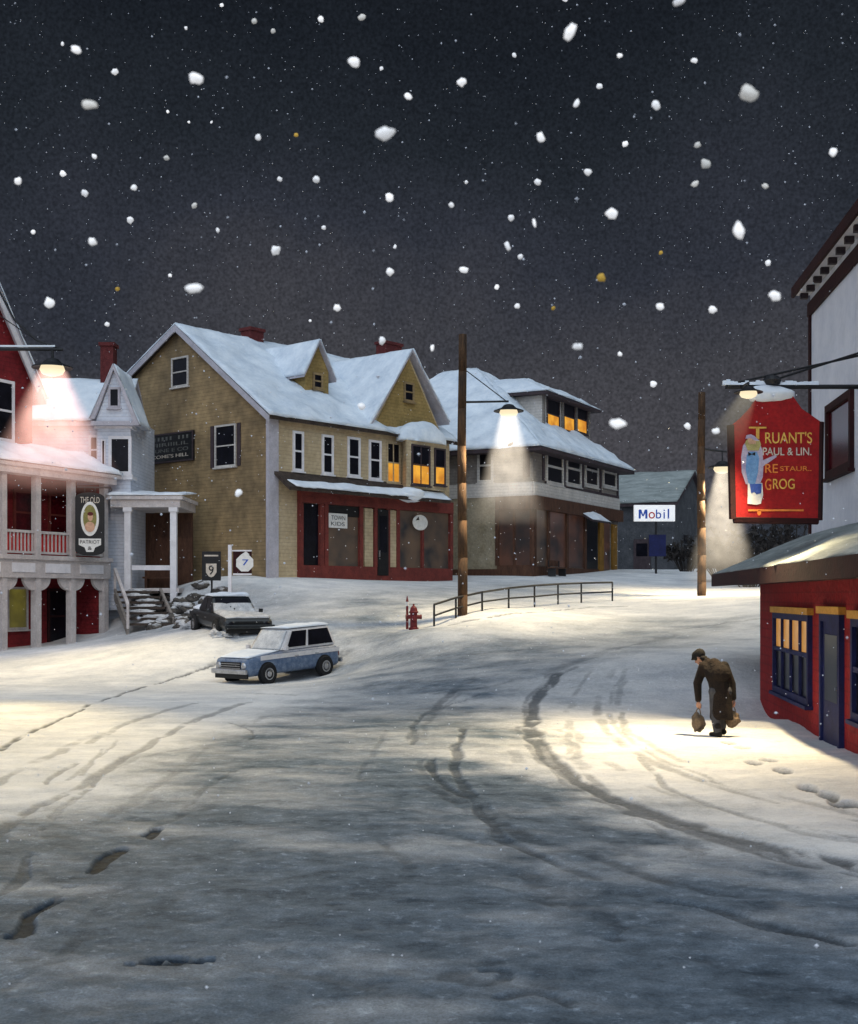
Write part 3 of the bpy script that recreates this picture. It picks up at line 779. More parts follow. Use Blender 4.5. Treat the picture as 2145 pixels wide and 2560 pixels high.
# window signs
def sign_root(B, name, pl, a, b, label, cat='sign', n=0):
    r = empty(name, B.mat @ pl.p(a, b, n), B.rz, label, cat)
    return r
def wall_sign(name, B, pl, R_, m, label, n0, n1, poly=None):
    """own top-level sign whose local frame is the wall plane"""
    a0, a1, b0, b1 = R_
    o = B.mat @ pl.p(a0, b0, 0)
    S = Bld(name, o, B.rz + math.atan2(pl.a.y, pl.a.x), label, 'sign')
    p = S.front(0); q = MB()
    if poly: ppoly(q, p, [(x * (a1 - a0), y * (b1 - b0)) for x, y in poly], n0, n1)
    else: pbox(q, p, 0, a1 - a0, 0, b1 - b0, n0, n1)
    q.build('board', m, S.root)
    return S, p, a1 - a0, b1 - b0
S, p, w, h = wall_sign('shop_sign', Yh, fr, fr.rect(4, 268, 866, 348, 928), M['cloth_white'], 'small white rectangular notice board in the red shop window', .10, .15)
text('TOWN', p, w * .14, w * .88, h * .55, h * .85, M['letter_dim'], S.root, .15); text('KIDS', p, w * .12, w * .85, h * .15, h * .42, M['letter_dim'], S.root, .15)
S, p, w, h = wall_sign('round_sign', Yh, fr, fr.rect(4, 627, 872, 690, 938), M['cloth_white'], 'round white disc sign in the right shop window', .16, .20, ellipse(.5, .5, .5, .5))
q = MB(); ppoly(q, p, [(w * .18, h * .62), (w * .42, h * .66), (w * .36, h * .88)], .20, .21); q.build('emblem', M['black'], S.root)
# dark painted sign on the gable wall
S, p, w, h = wall_sign('wall_sign', Yh, gl, gl.rect(3, 112, 556, 322, 682), M['black'], 'dark billboard with faded lettering on the ochre gable wall', .02, .10)
q = MB(); [pbox(q, p, *r_, .10, .13) for r_ in ((0, w, h - .07, h), (0, w, 0, .07), (0, .07, .07, h - .07), (w - .07, w, .07, h - .07))]; q.build('frame', M['trimdark'], S.root)
for i, (tx, mm) in enumerate((('IIIIII III', 'letter_dim'), ('FIIRIIILIL', 'letter_dim'), ('DUNE E CO', 'letter_dim'), ("COME'S HILL", 'letter_pale'))):
    text(tx, p, w * (.12 + .04 * (i % 2)), w * .90, h * (.76 - .2 * i), h * (.88 - .2 * i), M[mm], S.root, .10)
# snowy foundation bank
# ------------------------------------------------------------------ 2. brown corner block
pC = at(626, 676, 66.7); pD = at(726, 668, 78.7)
dB = pD - pC; LB = math.hypot(dB.x, dB.y)
Bb = Bld('corner_block', (pC.x, pC.y, pC.z - .1), math.atan2(dB.y, dB.x), 'brown corner block with hipped snow roof, lit dormer and dark shop windows', 'building')
R = Bb.root; fr = Bb.front(0); lf = Bb.left(0)
VB = 15.0; HV = 6.4
_, ze = fr.px(640, 521)
q = MB(); q.box((0, 0, -1.5), (LB, VB, ze)); q.build('wall', M['taupe'], R)
# hip roof: ridge along v
_, zap = Plane(Bb, (0, HV, 0), (1, 0, 0), (0, -1, 0)).px(556, 433)
ov = .8; s_b = (zap - ze) / HV
A1 = (LB * .5, HV, zap); A2 = (LB * .5, VB - HV, zap); zo = ze - ov * .55
cs = [(-ov, -ov, zo), (LB + ov, -ov, zo), (LB + ov, VB + ov, zo), (-ov, VB + ov, zo)]
q = MB(); q.add(cs + [A1, A2] + [(x, y, z - .18) for x, y, z in cs], [(0, 1, 4), (1, 2, 5, 4), (2, 3, 5), (3, 0, 4, 5), (0, 6, 7, 1), (1, 7, 8, 2), (2, 8, 9, 3), (3, 9, 6, 0), (9, 8, 7, 6)])
rf = q.build('roof', M['trimdark'], R)
up = lambda p, d=.02: (p[0], p[1], p[2] + d)
snow_sheet(rf, up(cs[0]), up(cs[1]), up(A1), up(A1), .2, 60, 30, seed=21, wob=.1)
snow_sheet(rf, up(cs[3]), up(cs[0]), up(A1), up(A2), .2, 60, 30, seed=22, wob=.1)
snow_sheet(rf, up(cs[1]), up(cs[2]), up(A2), up(A1), .2, 40, 20, seed=23, wob=.1)
# dormer on the street slope
nB = Vector((0, -(zap - zo) / (HV + ov), 1)); pB0 = (0, -ov, zo)
Q1 = Bb.hit(*cp(5, 467, 388), pB0, nB); Q2 = Bb.hit(*cp(5, 652, 428), pB0, nB); vd = min(Q1.y, Q2.y) + .1
dp = Bb.front(vd); al, zb = dp.c(5, 467, 392); ar, _ = dp.c(5, 654, 400); _, zt = dp.c(5, 480, 262)
q = MB(); q.box((al, vd, zb - .6), (ar, vd + 4.2, zt)); D = q.build('dormer', M['palewall'], R)
ex = .55; zt2 = zt + .02; am = (al + ar) / 2; hz = dp.c(5, 480, 210)[1] + .35
d4 = [(al - ex, vd - ex, zt2), (ar + ex, vd - ex, zt2), (ar + ex, vd + 4.4, zt2), (al - ex, vd + 4.4, zt2)]
T1 = (al + 1.4, vd + 1.7, hz); T2 = (ar - 1.4, vd + 1.7, hz); T3 = (ar - 1.4, vd + 4, hz); T4 = (al + 1.4, vd + 4, hz)
q = MB(); q.add(d4 + [T1, T2, T3, T4] + [(x, y, z - .14) for x, y, z in d4], [(0, 1, 5, 4), (1, 2, 6, 5), (2, 3, 7, 6), (3, 0, 4, 7), (4, 5, 6, 7), (0, 8, 9, 1), (1, 9, 10, 2), (2, 10, 11, 3), (3, 11, 8, 0), (11, 10, 9, 8)])
q.build('dormer_roof', M['trimdark'], D)
snow_sheet(D, up(d4[0]), up(d4[1]), up(T2), up(T1), .14, 30, 10, seed=24, wob=.05)
snow_sheet(D, up(d4[3]), up(d4[0]), up(T1), up(T4), .14, 20, 10, seed=25, wob=.05)
snow_sheet(D, up(T1), up(T2), up(T3), up(T4), .14, 20, 10, seed=26, wob=.03)
for x in (470, 545, 600, 650):
    q = MB(); a, _ = dp.c(5, x, 340); pbox(q, dp, a - .12, a + .12, zb - .3, zt - .02, .001, .09); q.build('trim_board', M['taupe'], D)
for r_ in ((484, 282, 534, 406), (550, 295, 594, 412), (602, 308, 643, 418)):
    window(Bb, dp, dp.rect(5, *r_), M['trimdark'], [(0, .5, M['amber']), (.5, 1, M['glass'])], fw=.09, parent=R)['label'] = 'dormer window lit amber in its lower half'
# upper storey
for r_ in ((480, 480, 548, 622), (560, 490, 619, 627), (634, 497, 687, 630), (705, 513, 758, 634)):
    window(Bb, fr, fr.rect(5, *r_), M['palewall'], fw=.17, out=.09)
q = MB(); z0 = fr.c(5, 600, 634)[1]; pbox(q, fr, 1.6, LB, z0 - .12, z0 + .05, .001, .08); pbox(q, fr, 1.6, LB, ze - .5, ze - .02, .001, .06)
q.build('trim', M['trimdark'], R)
for x in (470, 553, 626, 696, 764):
    q = MB(); a, _ = fr.c(5, x, 560); pbox(q, fr, a - .12, a + .12, z0 + .05, ze - .5, .001, .07); q.build('trim_board', M['trimdark'], R)
z1 = fr.c(5, 600, 694)[1]
q = MB(); pbox(q, fr, 0, LB, z1, z0 - .12, .001, .12); pbox(q, lf, -6.5, 0, z1, z0 - .12, .001, .12); q.build('belt_panel', M['palewall'], R)
window(Bb, lf, lf.rect(5, 212, 476, 276, 612), M['palewall'], fw=.14)
q = MB(); pbox(q, lf, -.5, -.18, ze - 1.9, ze - .2, .001, .16); q.build('bracket', M['trimdark'], R)
# ground floor
zg = fr.c(5, 600, 742)[1]; zk0 = fr.c(5, 560, 945)[1]
q = MB(); pbox(q, fr, 0, LB, zg, z1, .002, .35); pbox(q, lf, -2.0, .35, zg, z1, .002, .35); q.build('sign_band', M['brownwood'], R)
q = MB(); pbox(q, lf, -7, -2.0, -.9, z1, .002, .08); q.build('wall', M['tan'], R)['label'] = 'tan stucco wall panel'
q = MB(); pbox(q, lf, -6.8, -2.0, -.9, .45, .08, .16); pbox(q, lf, -2.0, .12, -.9, zk0, .002, .12); pbox(q, fr, 0, LB, -.9, zk0 - .05, .002, .13); q.build('plinth', M['brownwood'], R)
def bpane(pl, k, x0, x1, m_):
    a0, _ = pl.c(k, x0, 850); a1, _ = pl.c(k, x1, 850); q = MB(); pbox(q, pl, a0, a1, zk0, zg, .002, .03); return q.build('display_window', m_, R)
q = MB(); pbox(q, lf, -2.0, .02, zk0, zg, .002, .03); q.build('display_window', M['brownglow'], R)
xe = [432, 486, 560, 632]
for a, b_, m_ in zip(xe[:-1], xe[1:], ('shopglow', 'brownglow', 'brownglow')): bpane(fr, 5, a + 3, b_ - 3, M[m_])
q = MB()
for x in xe: a, _ = fr.c(5, x, 850); pbox(q, fr, a - .13, a + .13, zk0 - .05, zg, .03, .14)
pbox(q, lf, -.12, .14, zk0, zg, .03, .14); pbox(q, lf, -2.1, -1.9, zk0, zg, .03, .14)
pbox(q, lf, -1.1, -.98, zk0, zg, .03, .10)
q.build('mullion', M['brownwood'], R)
a0, _ = fr.c(5, 634, 850); a1, _ = fr.c(5, 680, 850)
q = MB(); pbox(q, fr, a0, a1, -.05, zg - .1, .03, .09); dr = q.build('door', M['black'], R)
q = MB(); pbox(q, fr, a0 + .15, a1 - .15, 1.0, zg - .5, .09, .10); q.build('pane', M['glass'], dr)
for x0_, x1_ in ((686, 702), (738, 754)):
    a0, _ = fr.c(5, x0_, 850); a1, _ = fr.c(5, x1_, 850); q = MB(); pbox(q, fr, a0, a1, zk0 - .3, zg - .2, .03, .16); q.build('pilaster', M['mustard'], R)
a0, _ = fr.c(5, 707, 850); a1, _ = fr.c(5, 733, 850); q = MB(); pbox(q, fr, a0, a1, zk0, zg, .002, .03); q.build('display_window', M['brownglow'], R)
# door hood with snow
a0, zh0 = fr.c(5, 612, 722); a1, zh1 = fr.c(5, 676, 752)
q = MB(); q.prism([(a0 - .2, 0, zh0), (a0 - .2, -.9, zh0 - .55), (a0 - .2, -.9, zh0 - .65), (a0 - .2, 0, zh0 - .15)], (a1 - a0 + .4, 0, 0)); hd = q.build('door_hood', M['trimdark'], R)
snow_sheet(hd, (a0 - .2, -.92, zh0 - .55), (a1 + .2, -.92, zh0 - .55), (a1 + .2, 0, zh0), (a0 - .2, 0, zh0), .14, 14, 8, M['snow'], .05, 30)
# bench in front of shop
bo = Bb.mat @ Vector((1.2, -.9, .0))
bn = empty('bench', (bo.x, bo.y, gz(bo.x, bo.y)), Bb.rz, 'dark wooden bench below the brown shop windows', 'bench')
q = MB(); q.box((-.9, -.2, .42), (.9, .22, .48)); q.build('seat', M['brownwood'], bn)
q = MB(); q.box((-.9, .23, .55), (.9, .28, .85)); q.build('backrest', M['brownwood'], bn)
for x in (-.75, .7):
    q = MB(); q.box((x, -.18, 0), (x + .08, .2, .415)); q.box((x, .2, 0), (x + .08, .228, .84)); q.build('leg', M['iron'], bn)

# ------------------------------------------------------------------ 3. filling station
o_ = at(728, 672, 90)
Gs = Bld('filling_station', (o_.x - 4, o_.y + 2.0, gz(o_.x, o_.y) - .2), math.radians(-26), 'low dark grey filling station with snowy pitched roof', 'building')
R = Gs.root; fr = Gs.front(0)
aR, zeG = fr.c(6, 291, 583); LG = aR; DG = 9.0
_, zrG = Plane(Gs, (0, DG / 2, 0), (1, 0, 0), (0, -1, 0)).c(6, 380, 468)
q = MB(); q.prism([(0, 0, -1), (0, DG, -1), (0, DG, zeG), (0, DG / 2, zrG - .1), (0, 0, zeG)], (LG, 0, 0)); q.build('wall', M['greywall'], R)
q = MB(); q.prism([(-.3, -.4, zeG - .1), (-.3, DG / 2, zrG + .05), (-.3, DG + .4, zeG - .1), (-.3, DG + .4, zeG - .3), (-.3, DG / 2, zrG - .15), (-.3, -.4, zeG - .3)], (LG + .6, 0, 0)); rf = q.build('roof', M['trimdark'], R)
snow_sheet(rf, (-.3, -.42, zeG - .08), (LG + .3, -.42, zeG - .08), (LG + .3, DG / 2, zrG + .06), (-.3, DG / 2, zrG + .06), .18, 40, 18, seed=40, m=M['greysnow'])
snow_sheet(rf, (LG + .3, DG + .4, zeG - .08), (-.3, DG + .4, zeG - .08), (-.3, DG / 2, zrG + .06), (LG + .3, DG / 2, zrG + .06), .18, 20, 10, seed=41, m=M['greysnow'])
window(Gs, fr, (LG - 6.2, LG - 4.2, 1.0, 2.6), M['greywall'], fw=.12)
window(Gs, Gs.right(LG), (2.0, 3.6, 1.2, 2.8), M['greywall'], fw=.12)
q = MB(); pbox(q, fr, LG - 2.9, LG - 1.7, 0, 2.3, .002, .08); dr = q.build('door', M['trimdark'], R)
q = MB(); pbox(q, fr, LG - 2.7, LG - 1.9, 1.1, 2.0, .08, .095); q.build('pane', M['glass'], dr)
# pole sign
p_ = at(*cp(15, 268, 850), 74); p_.z = gz(p_.x, p_.y)
Ms = Bld('filling_station_sign', p_, 0, 'white petrol sign reading Mobil above a blue panel on a post', 'sign')
pl = Ms.front(0)
a0, a1, b0, b1 = pl.rect(15, 118, 432, 390, 540)
q = MB(); pbox(q, pl, a0, a1, b0, b1, -.12, .12); q.build('panel', M['signwhite'], Ms.root, bevel=.03)
for ch, x0_, x1_, mm, y0_ in (('M', 148, 206, 'letter_blue', 462), ('o', 214, 256, 'letter_red', 478), ('b', 262, 298, 'letter_blue', 462), ('i', 312, 322, 'letter_blue', 462), ('l', 340, 350, 'letter_blue', 458)):
    r_ = pl.rect(15, x0_, y0_, x1_, 522)
    if ch == 'M':
        A0, A1, B0, B1 = r_; t_ = (A1 - A0) * .24; Am = (A0 + A1) / 2
        q = MB(); pbox(q, pl, A0, A0 + t_, B0, B1, .12, .134); pbox(q, pl, A1 - t_, A1, B0, B1, .12, .134)
        ppoly(q, pl, [(A0 + t_ * .2, B1), (A0 + t_ * 1.25, B1), (Am + t_ * .3, B0 + (B1 - B0) * .25), (Am - t_ * .3, B0 + (B1 - B0) * .25)], .12, .131)
        ppoly(q, pl, [(A1 - t_ * 1.25, B1), (A1 - t_ * .2, B1), (Am + t_ * .3, B0 + (B1 - B0) * .25), (Am - t_ * .3, B0 + (B1 - B0) * .25)], .12, .128)
        q.build('lettering', M[mm], Ms.root); continue
    text(ch, pl, *r_, M[mm], Ms.root, .122, .01)
r_ = pl.rect(15, 218, 628, 330, 772); q = MB(); pbox(q, pl, *r_, -.08, .08); q.build('blue_panel', M['bluepaint'], Ms.root, bevel=.02)
q = MB(); q.tube((0, .13, -.2), (0, .13, b0 + .2), .07, .07); q.build('post', M['iron'], Ms.root)

# ------------------------------------------------------------------ 4. white house with porch, left
hY = 54.6
Wh = Bld('white_house', (at(90, 700, hY).x, hY, -1.6), 0, 'narrow white house with pointed gable and snowy roof beside the ochre wall', 'house')
R = Wh.root; fr = Wh.front(0)
aw, _ = fr.c(1, 668, 900); al, zl = fr.c(1, 497, 655); at_l, zg_l = fr.c(1, 490, 655); ap, zp = fr.c(1, 595, 412); ar_, zr_ = fr.c(1, 716, 688)
_, zrd = fr.c(1, 500, 417)
q = MB(); q.box((-4, .3, -.5), (aw, 4.2, zl + .05)); q.build('wall', M['bluewhite'], R)
q = MB(); q.box((al + .05, -.5, 1.0), (aw, .3, zr_)); q.build('bay', M['bluewhite'], R)
# main roof
hd_ = 2.25
q = MB(); q.prism([(-4.3, .0, zl - .1), (-4.3, hd_, zrd), (-4.3, 4.6, zl - .1), (-4.3, 4.6, zl - .3), (-4.3, hd_, zrd - .2), (-4.3, 0, zl - .3)], (ap + 4.3 + .3, 0, 0)); rf = q.build('roof', M['lavender'], R)
snow_sheet(rf, (-4.3, -.02, zl - .08), (ap + .3, -.02, zl - .08), (ap + .3, hd_, zrd + .02), (-4.3, hd_, zrd + .02), .14, 30, 16, seed=50)
# front gable
q = MB(); ppoly(q, fr, [(at_l + .1, zr_ + .05), (ar_ - .1, zr_ + .05), (ap, zp - .15)], -2.2, .75); G = q.build('gable', M['bluewhite'], R)
q = MB()
for x0_, z0_ in ((at_l - .1, zg_l - .12), (ar_ + .06, zr_ - .1)):
    q.prism([(x0_, -.95, z0_), (ap, -.95, zp + .1), (ap, -.95, zp - .12), (x0_ + (.2 if x0_ < ap else -.2), -.95, z0_ - .02)], (0, .25, 0))
q.box((at_l - .05, -.93, zr_ - .12), (ar_ + .02, -.5, zr_ + .06))
q.build('trim', M['lavender'], R)
for x0_, z0_, s_ in ((at_l - .1, zg_l - .1, 0), (ar_ + .06, zr_ - .08, 1)):
    e0, e1, k0, k1 = (x0_, -.95, z0_), (x0_, 1.2, z0_), (ap, -.95, zp + .1), (ap, 2.2, zp + .1)
    if s_ == 0: snow_sheet(G, e1, e0, k0, k1, .06, 12, 12, seed=51, wob=.03)
    else: snow_sheet(G, e0, e1, k1, k0, .06, 12, 12, seed=52, wob=.03)
window(Wh, Plane(Wh, (0, -.75, 0), (1, 0, 0), (0, -1, 0)), fr.rect(1, 566, 512, 624, 614), M['lavender'], fw=.09, mid=False)
bpw = Wh.front(-.5)
window(Wh, bpw, bpw.rect(1, 545, 742, 660, 935), M['white'], fw=.13, mid=False)
window(Wh, bpw, bpw.rect(1, 508, 760, 530, 925), M['white'], fw=.05, mid=False)
fw_ = Wh.front(.3)
window(Wh, fw_, fw_.rect(1, 446, 738, 497, 885), M['white'], fw=.10)
q = MB()
for z_ in (750, 960):
    _, z0_ = bpw.c(1, 560, z_ if z_ > 800 else 705); q.box((al - .05, -.62, z0_), (aw + .1, .3, z0_ + .14))
q.build('cornice', M['white'], R)
x0, y0 = cp(1, 503, 272); x1, _ = cp(1, 567, 272); chimney(Wh, rf, x0, x1, y0, hd_ - .3, zrd - 1.2)
# lower door
_, zfl = fr.c(2, 600, 742)
r_ = fw_.rect(2, 556, 378, 614, 672); window(Wh, Wh.front(.3), r_, M['whitewarm'], fw=.10, mid=False, name='door', sill=False)
# porch
pf = Wh.front(-1.2)
a0, zt0 = pf.c(2, 556, 285); a1, _ = pf.c(2, 905, 285); _, zt1 = pf.c(2, 700, 338); _, zf = pf.c(2, 700, 742)
q = MB(); q.box((a0, -1.35, zt1), (a1, 2.2, zt0)); q.box((a0 - .1, -1.45, zt0 - .12), (a1 + .12, 2.2, zt0 + .03)); po = q.build('porch_roof', M['whitewarm'], R)
snow_sheet(po, (a0 - .1, -1.47, zt0 + .04), (a1 + .12, -1.47, zt0 + .04), (a1 + .12, 1.9, zt0 + .35), (a0 - .1, 1.9, zt0 + .35), .14, 24, 12, M['snow'], .05, 55)
for x in (641, 870):
    a, _ = pf.c(2, x, 500); q = MB(); q.box((a - .13, -1.3, -.6), (a + .13, -1.04, zt1)); q.box((a - .18, -1.35, zt1 - .18), (a + .18, -.99, zt1 - .002)); q.build('post', M['white'], R)
al2, zrl = pf.c(2, 660, 628); ar2, _ = pf.c(2, 862, 640); _, zrb = pf.c(2, 700, 652)
q = MB(); q.box((al2, -1.23, zrb), (ar2, -1.11, zrl)); q.build('railing', M['white'], R)
q = MB(); q.box((al2 - .3, -1.27, zf - .2), (ar2 + .3, 2.6, zf)); q.build('porch_floor', M['whitewarm'], R)
q = MB(); q.box((ar2 - 2.2, 2.35, zf), (ar2 + .2, 2.5, zt1)); q.build('porch_wall', M['brownwood'], R)
q = MB(); q.box((al2 + .1, .3, zf + .42), (ar2 - .2, .8, zf + .5)); q.box((al2 + .1, .8, zf + .5), (ar2 - .2, .86, zf + .95)); q.box((al2 + .2, .3, zf), (al2 + .3, .8, zf + .42)); q.box((ar2 - .4, .3, zf), (ar2 - .3, .8, zf + .42)); q.build('porch_bench', M['brownwood'], R)

# stairs up to the porch
s0 = at(*cp(2, 690, 745), 53.3); s1 = at(*cp(13, 640, 1075), 50.6)
st = empty('porch_stairs', (s1.x, s1.y, gz(s1.x, s1.y)), 0, 'snow covered wooden stairs climbing to the white porch', 'stairs')
topz = (-1.6 + zf) - gz(s1.x, s1.y) - .12; ns = 7
dx, dy = s0.x - s1.x, s0.y - s1.y
for i in range(ns):
    t = (i + .5) / ns; x = dx * t; y = dy * t; z = topz * (i + 1) / ns
    q = MB(); q.box((x - .85, y - .24, z - .10), (x + .85, y + .20, z)); s_ = q.build('step', M['shingle'], st)
    blob('snow', (x + .25 * math.sin(i * 2.1), y - .02, z + .01), (.5 + .12 * math.sin(i * 3), .17, .10), M['cardice'], s_, i + 60, .6, 3, 2.0)
for sx in (-.95, .95):
    q = MB(); q.prism([(sx - .05, -.3, -.25), (sx - .05, -.3, .22), (sx + dx - .05, dy, topz + .12), (sx + dx - .05, dy, topz - .35)], (.1, 0, 0)); q.build('stringer', M['taupe'], st)
q = MB()
p0, p1 = Vector((-.95, -.3, 1.0)), Vector((dx - .95, dy, topz + .95))
q.tube((-.95, -.3, 0), p0, .06, .06, 6); q.tube(p1 - Vector((0, 0, .95)), p1, .06, .06, 6); q.hexa([p0 + Vector(v) for v in ((-.06, 0, -.1), (.06, 0, -.1), (.06, 0, .02), (-.06, 0, .02))] + [p1 + Vector(v) for v in ((-.06, 0, -.1), (.06, 0, -.1), (.06, 0, .02), (-.06, 0, .02))])
q.build('handrail', M['whitewarm'], st)

# ------------------------------------------------------------------ 5. red gallery building, far left
p1 = at(2, 764, 48); p2 = at(123, 745, 53.4)
dG = p2 - p1; LL = math.hypot(dG.x, dG.y)
Gb = Bld('red_gallery_house', (p1.x, p1.y, p1.z - .05), math.atan2(dG.y, dG.x), 'red two storey building with white posted gallery and arched lower bays', 'house')
R = Gb.root; fr = Gb.front(0); bw = 1.6
posts = [fr.c(2, x, 700)[0] for x in (10, 181, 356, 520)]
st_ = posts[1] - posts[0]; posts = [posts[0] - 2 * st_, posts[0] - st_] + posts
zb1 = fr.c(2, 180, 690)[1]; zb2 = fr.c(2, 180, 582)[1]; zt1 = fr.c(2, 180, 182)[1]; zt2 = fr.c(2, 180, 128)[1]; zrt = fr.c(2, 180, 455)[1]; zrb = fr.c(2, 180, 565)[1]
u0, u1 = posts[0], posts[-1]
q = MB(); q.box((u0 - .2, bw, -1.0), (u1 + .2, 9, zt2 + .8)); q.build('wall', M['darkred'], R)
q = MB(); q.box((u1 - .06, .2, -.8), (u1 + .1, bw - .01, zb1 + .02)); q.box((u1 - .06, .2, zb2 + .03), (u1 + .1, bw - .01, zt1)); q.build('end_wall', M['darkred'], R)
for a in posts:
    q = MB(); q.box((a - .14, -.14, -.6), (a + .14, .14, zb1)); q.build('lower_post', M['whitewarm'], R)
    q = MB(); q.box((a - .13, -.13, zb2), (a + .13, .13, zt1)); q.build('upper_post', M['whitewarm'], R)
q = MB(); q.box((u0 - .2, -.2, zb1), (u1 + .2, bw, zb2)); q.box((u0 - .25, -.3, zb2 - .14), (u1 + .25, bw, zb2 + .03)); 
dk = q.build('deck', M['whitewarm'], R)
for a, b_ in zip(posts[:-1], posts[1:]):
    # sunk panels on the beam, arch brackets, railing bays
    q = MB(); pbox(q, fr, a + .3, b_ - .3, zb1 + .2, zb2 - .28, .2, .235); q.build('panel', M['white'], dk)
    for sx, c in ((1, a + .14), (-1, b_ - .14)):
        q = MB(); n_ = 7; pts = [(c, zb1 + .0)] + [(c + sx * .62 * (1 - math.cos(t * math.pi / 2 / n_)) if False else c + sx * .62 * math.sin(t * math.pi / 2 / n_), zb1 - .5 * math.cos(t * math.pi / 2 / n_)) for t in range(n_ + 1)]
        ppoly(q, fr, pts, -.06, .06); q.build('bracket', M['whitewarm'], R)
    q = MB(); pbox(q, fr, a + .13, b_ - .13, zrt - .1, zrt, -.05, .05); pbox(q, fr, a + .13, b_ - .13, zrb - .04, zrb + .05, -.05, .05)
    nb = 8
    for i in range(nb):
        x = a + .13 + (b_ - a - .26) * (i + .5) / nb; pbox(q, fr, x - .02, x + .02, zrb + .05, zrt - .1, -.03, .03)
    q.build('railing', M['whitewarm'], R)
    q = MB(); pbox(q, fr, a + .13, b_ - .13, zb2 + .03, zrt - .12, -.12, -.08); q.build('rail_backing', M['panelred'], R)
# upper gallery wall windows and lower doors on the back wall
bk = Gb.front(bw)
for i, (a, b_) in enumerate(zip(posts[:-1], posts[1:])):
    window(Gb, bk, (a + .45, b_ - .2, zb2 + .9, zt1 - .4), M['shopred'], [(0, 1, M['redglass'])], fw=.12)
    if i == 2:
        window(Gb, bk, (a + .3, b_ - .5, -.2, zb1 - .5), M['trimdark'], [(0, 1, M['oliveglow'])], fw=.14, mid=False, name='door', sill=False)
        q = MB(); pbox(q, bk, a + .75, a + 1.02, 1.0, 1.95, .03, .05); q.build('lit_pane', M['yellowglow'], R)
    elif i == 3: window(Gb, bk, (a + .1, b_ - .75, .75, zb1 - .35), M['whitewarm'], [(0, 1, M['oliveglow'])], fw=.09, mid=False)
    else: window(Gb, bk, (a + .4, b_ - .3, .1, zb1 - .4), M['maroon'], [(0, 1, M['glass'])], fw=.12)
# gallery roof with snow
q = MB(); zw = zt2 + .95
q.box((u0 - .3, -.35, zt1), (u1 + .4, .3, zt2 - .02)); q.prism([(u0 - .4, -.45, zt2 - .02), (u0 - .4, bw, zw), (u0 - .4, bw, zw - .2), (u0 - .4, -.45, zt2 - .16)], (u1 - u0 + 1.0, 0, 0))
gr = q.build('gallery_roof', M['whitewarm'], R)
snow_sheet(gr, (u0 - .4, -.48, zt2), (u1 + .62, -.48, zt2), (u1 + .62, bw + .02, zw + .02), (u0 - .4, bw + .02, zw + .02), .16, 50, 16, M['snow'], .06, 60)
# upper red gable set back
vg = bw + .01; gp = Gb.front(vg)
ra, rz = gp.c(1, 55, 235); rb, rzb = gp.c(1, 162, 485)
sl_ = (rz - rzb) / (rb - ra); apx = ra - 2.4; apz = rz + sl_ * 2.4
lb = apx - (rb - apx)
q = MB(); ppoly(q, gp, [(lb, zt2), (rb, zt2), (rb, rzb), (apx, apz), (lb, rzb)], -6, 0); q.build('upper_wall', M['darkred'], R)
for e in (rb, lb):
    s_ = 1 if e == rb else -1; x = e + s_ * .5; z = rzb - .5 * sl_
    q = MB(); q.prism([(x, vg - .3, z), (apx, vg - .3, apz), (apx, vg - .3, apz + .3), (x, vg - .3, z + .3)], (0, 6, 0)); r2 = q.build('roof', M['lavender'], R)
    P = [(x, vg - .32, z + .31), (x, vg + 5.6, z + .31), (apx, vg + 5.6, apz + .31), (apx, vg - .32, apz + .31)]
    if s_ > 0: snow_sheet(r2, *P, .12, 12, 20, seed=61)
    else: snow_sheet(r2, P[1], P[0], P[3], P[2], .12, 12, 20, seed=62)
q = MB(); q.prism([(rb + .1, vg - .34, rzb - .1), (apx, vg - .34, apz + .0), (apx, vg - .34, apz - .35), (rb - .06, vg - .34, rzb - .35)], (0, .04, 0)); q.build('rake_board', M['white'], R)
a1_, zt_ = gp.c(1, 68, 470); _, zb_ = gp.c(1, 60, 775)
window(Gb, gp, (a1_ - 1.5, a1_, max(zb_, zw + .05), zt_), M['white'], fw=.12)

# oval pub sign
pc = at(*cp(2, 450, 412), 51.2)
Os = Bld('pub_sign', pc, math.radians(12), 'tall black hanging sign with oval portrait and white name plate', 'sign')
p = Os.front(0); a0, a1, b0, b1 = p.rect(2, 377, 262, 524, 580); w, h = a1 - a0, b1 - b0; rr = w / 2; xm = (a0 + a1) / 2
def arch(c, rx, zlow, zhigh, n=14):
    k = .22
    return [(c + rx * math.cos(math.pi + math.pi * i / n), zlow + k - k * math.sin(math.pi * i / n)) for i in range(n + 1)] + [(c + rx * math.cos(math.pi * i / n), zhigh - k + k * math.sin(math.pi * i / n)) for i in range(n + 1)]
q = MB(); ppoly(q, p, arch(xm, rr, b0, b1), -.06, .06); q.build('board', M['black'], Os.root)
oc = (b0 + b1) / 2 + h * .08
q = MB(); ppoly(q, p, ellipse(xm, oc, w * .31, h * .27), .06, .075); q.build('oval', M['cloth_white'], Os.root)
q = MB(); ppoly(q, p, ellipse(xm, oc + .03, w * .23, h * .21), .075, .085); q.build('portrait_ground', M['paint_olive'], Os.root)
q = MB(); ppoly(q, p, ellipse(xm, oc - .32, w * .17, h * .08), .085, .095); ppoly(q, p, ellipse(xm + .02, oc + .08, w * .09, h * .065), .085, .10); q.build('portrait_figure', M['paint_skin'], Os.root)
q = MB(); ppoly(q, p, ellipse(xm + .02, oc + .2, w * .10, h * .03), .085, .105); q.build('portrait_hair', M['brick'], Os.root)
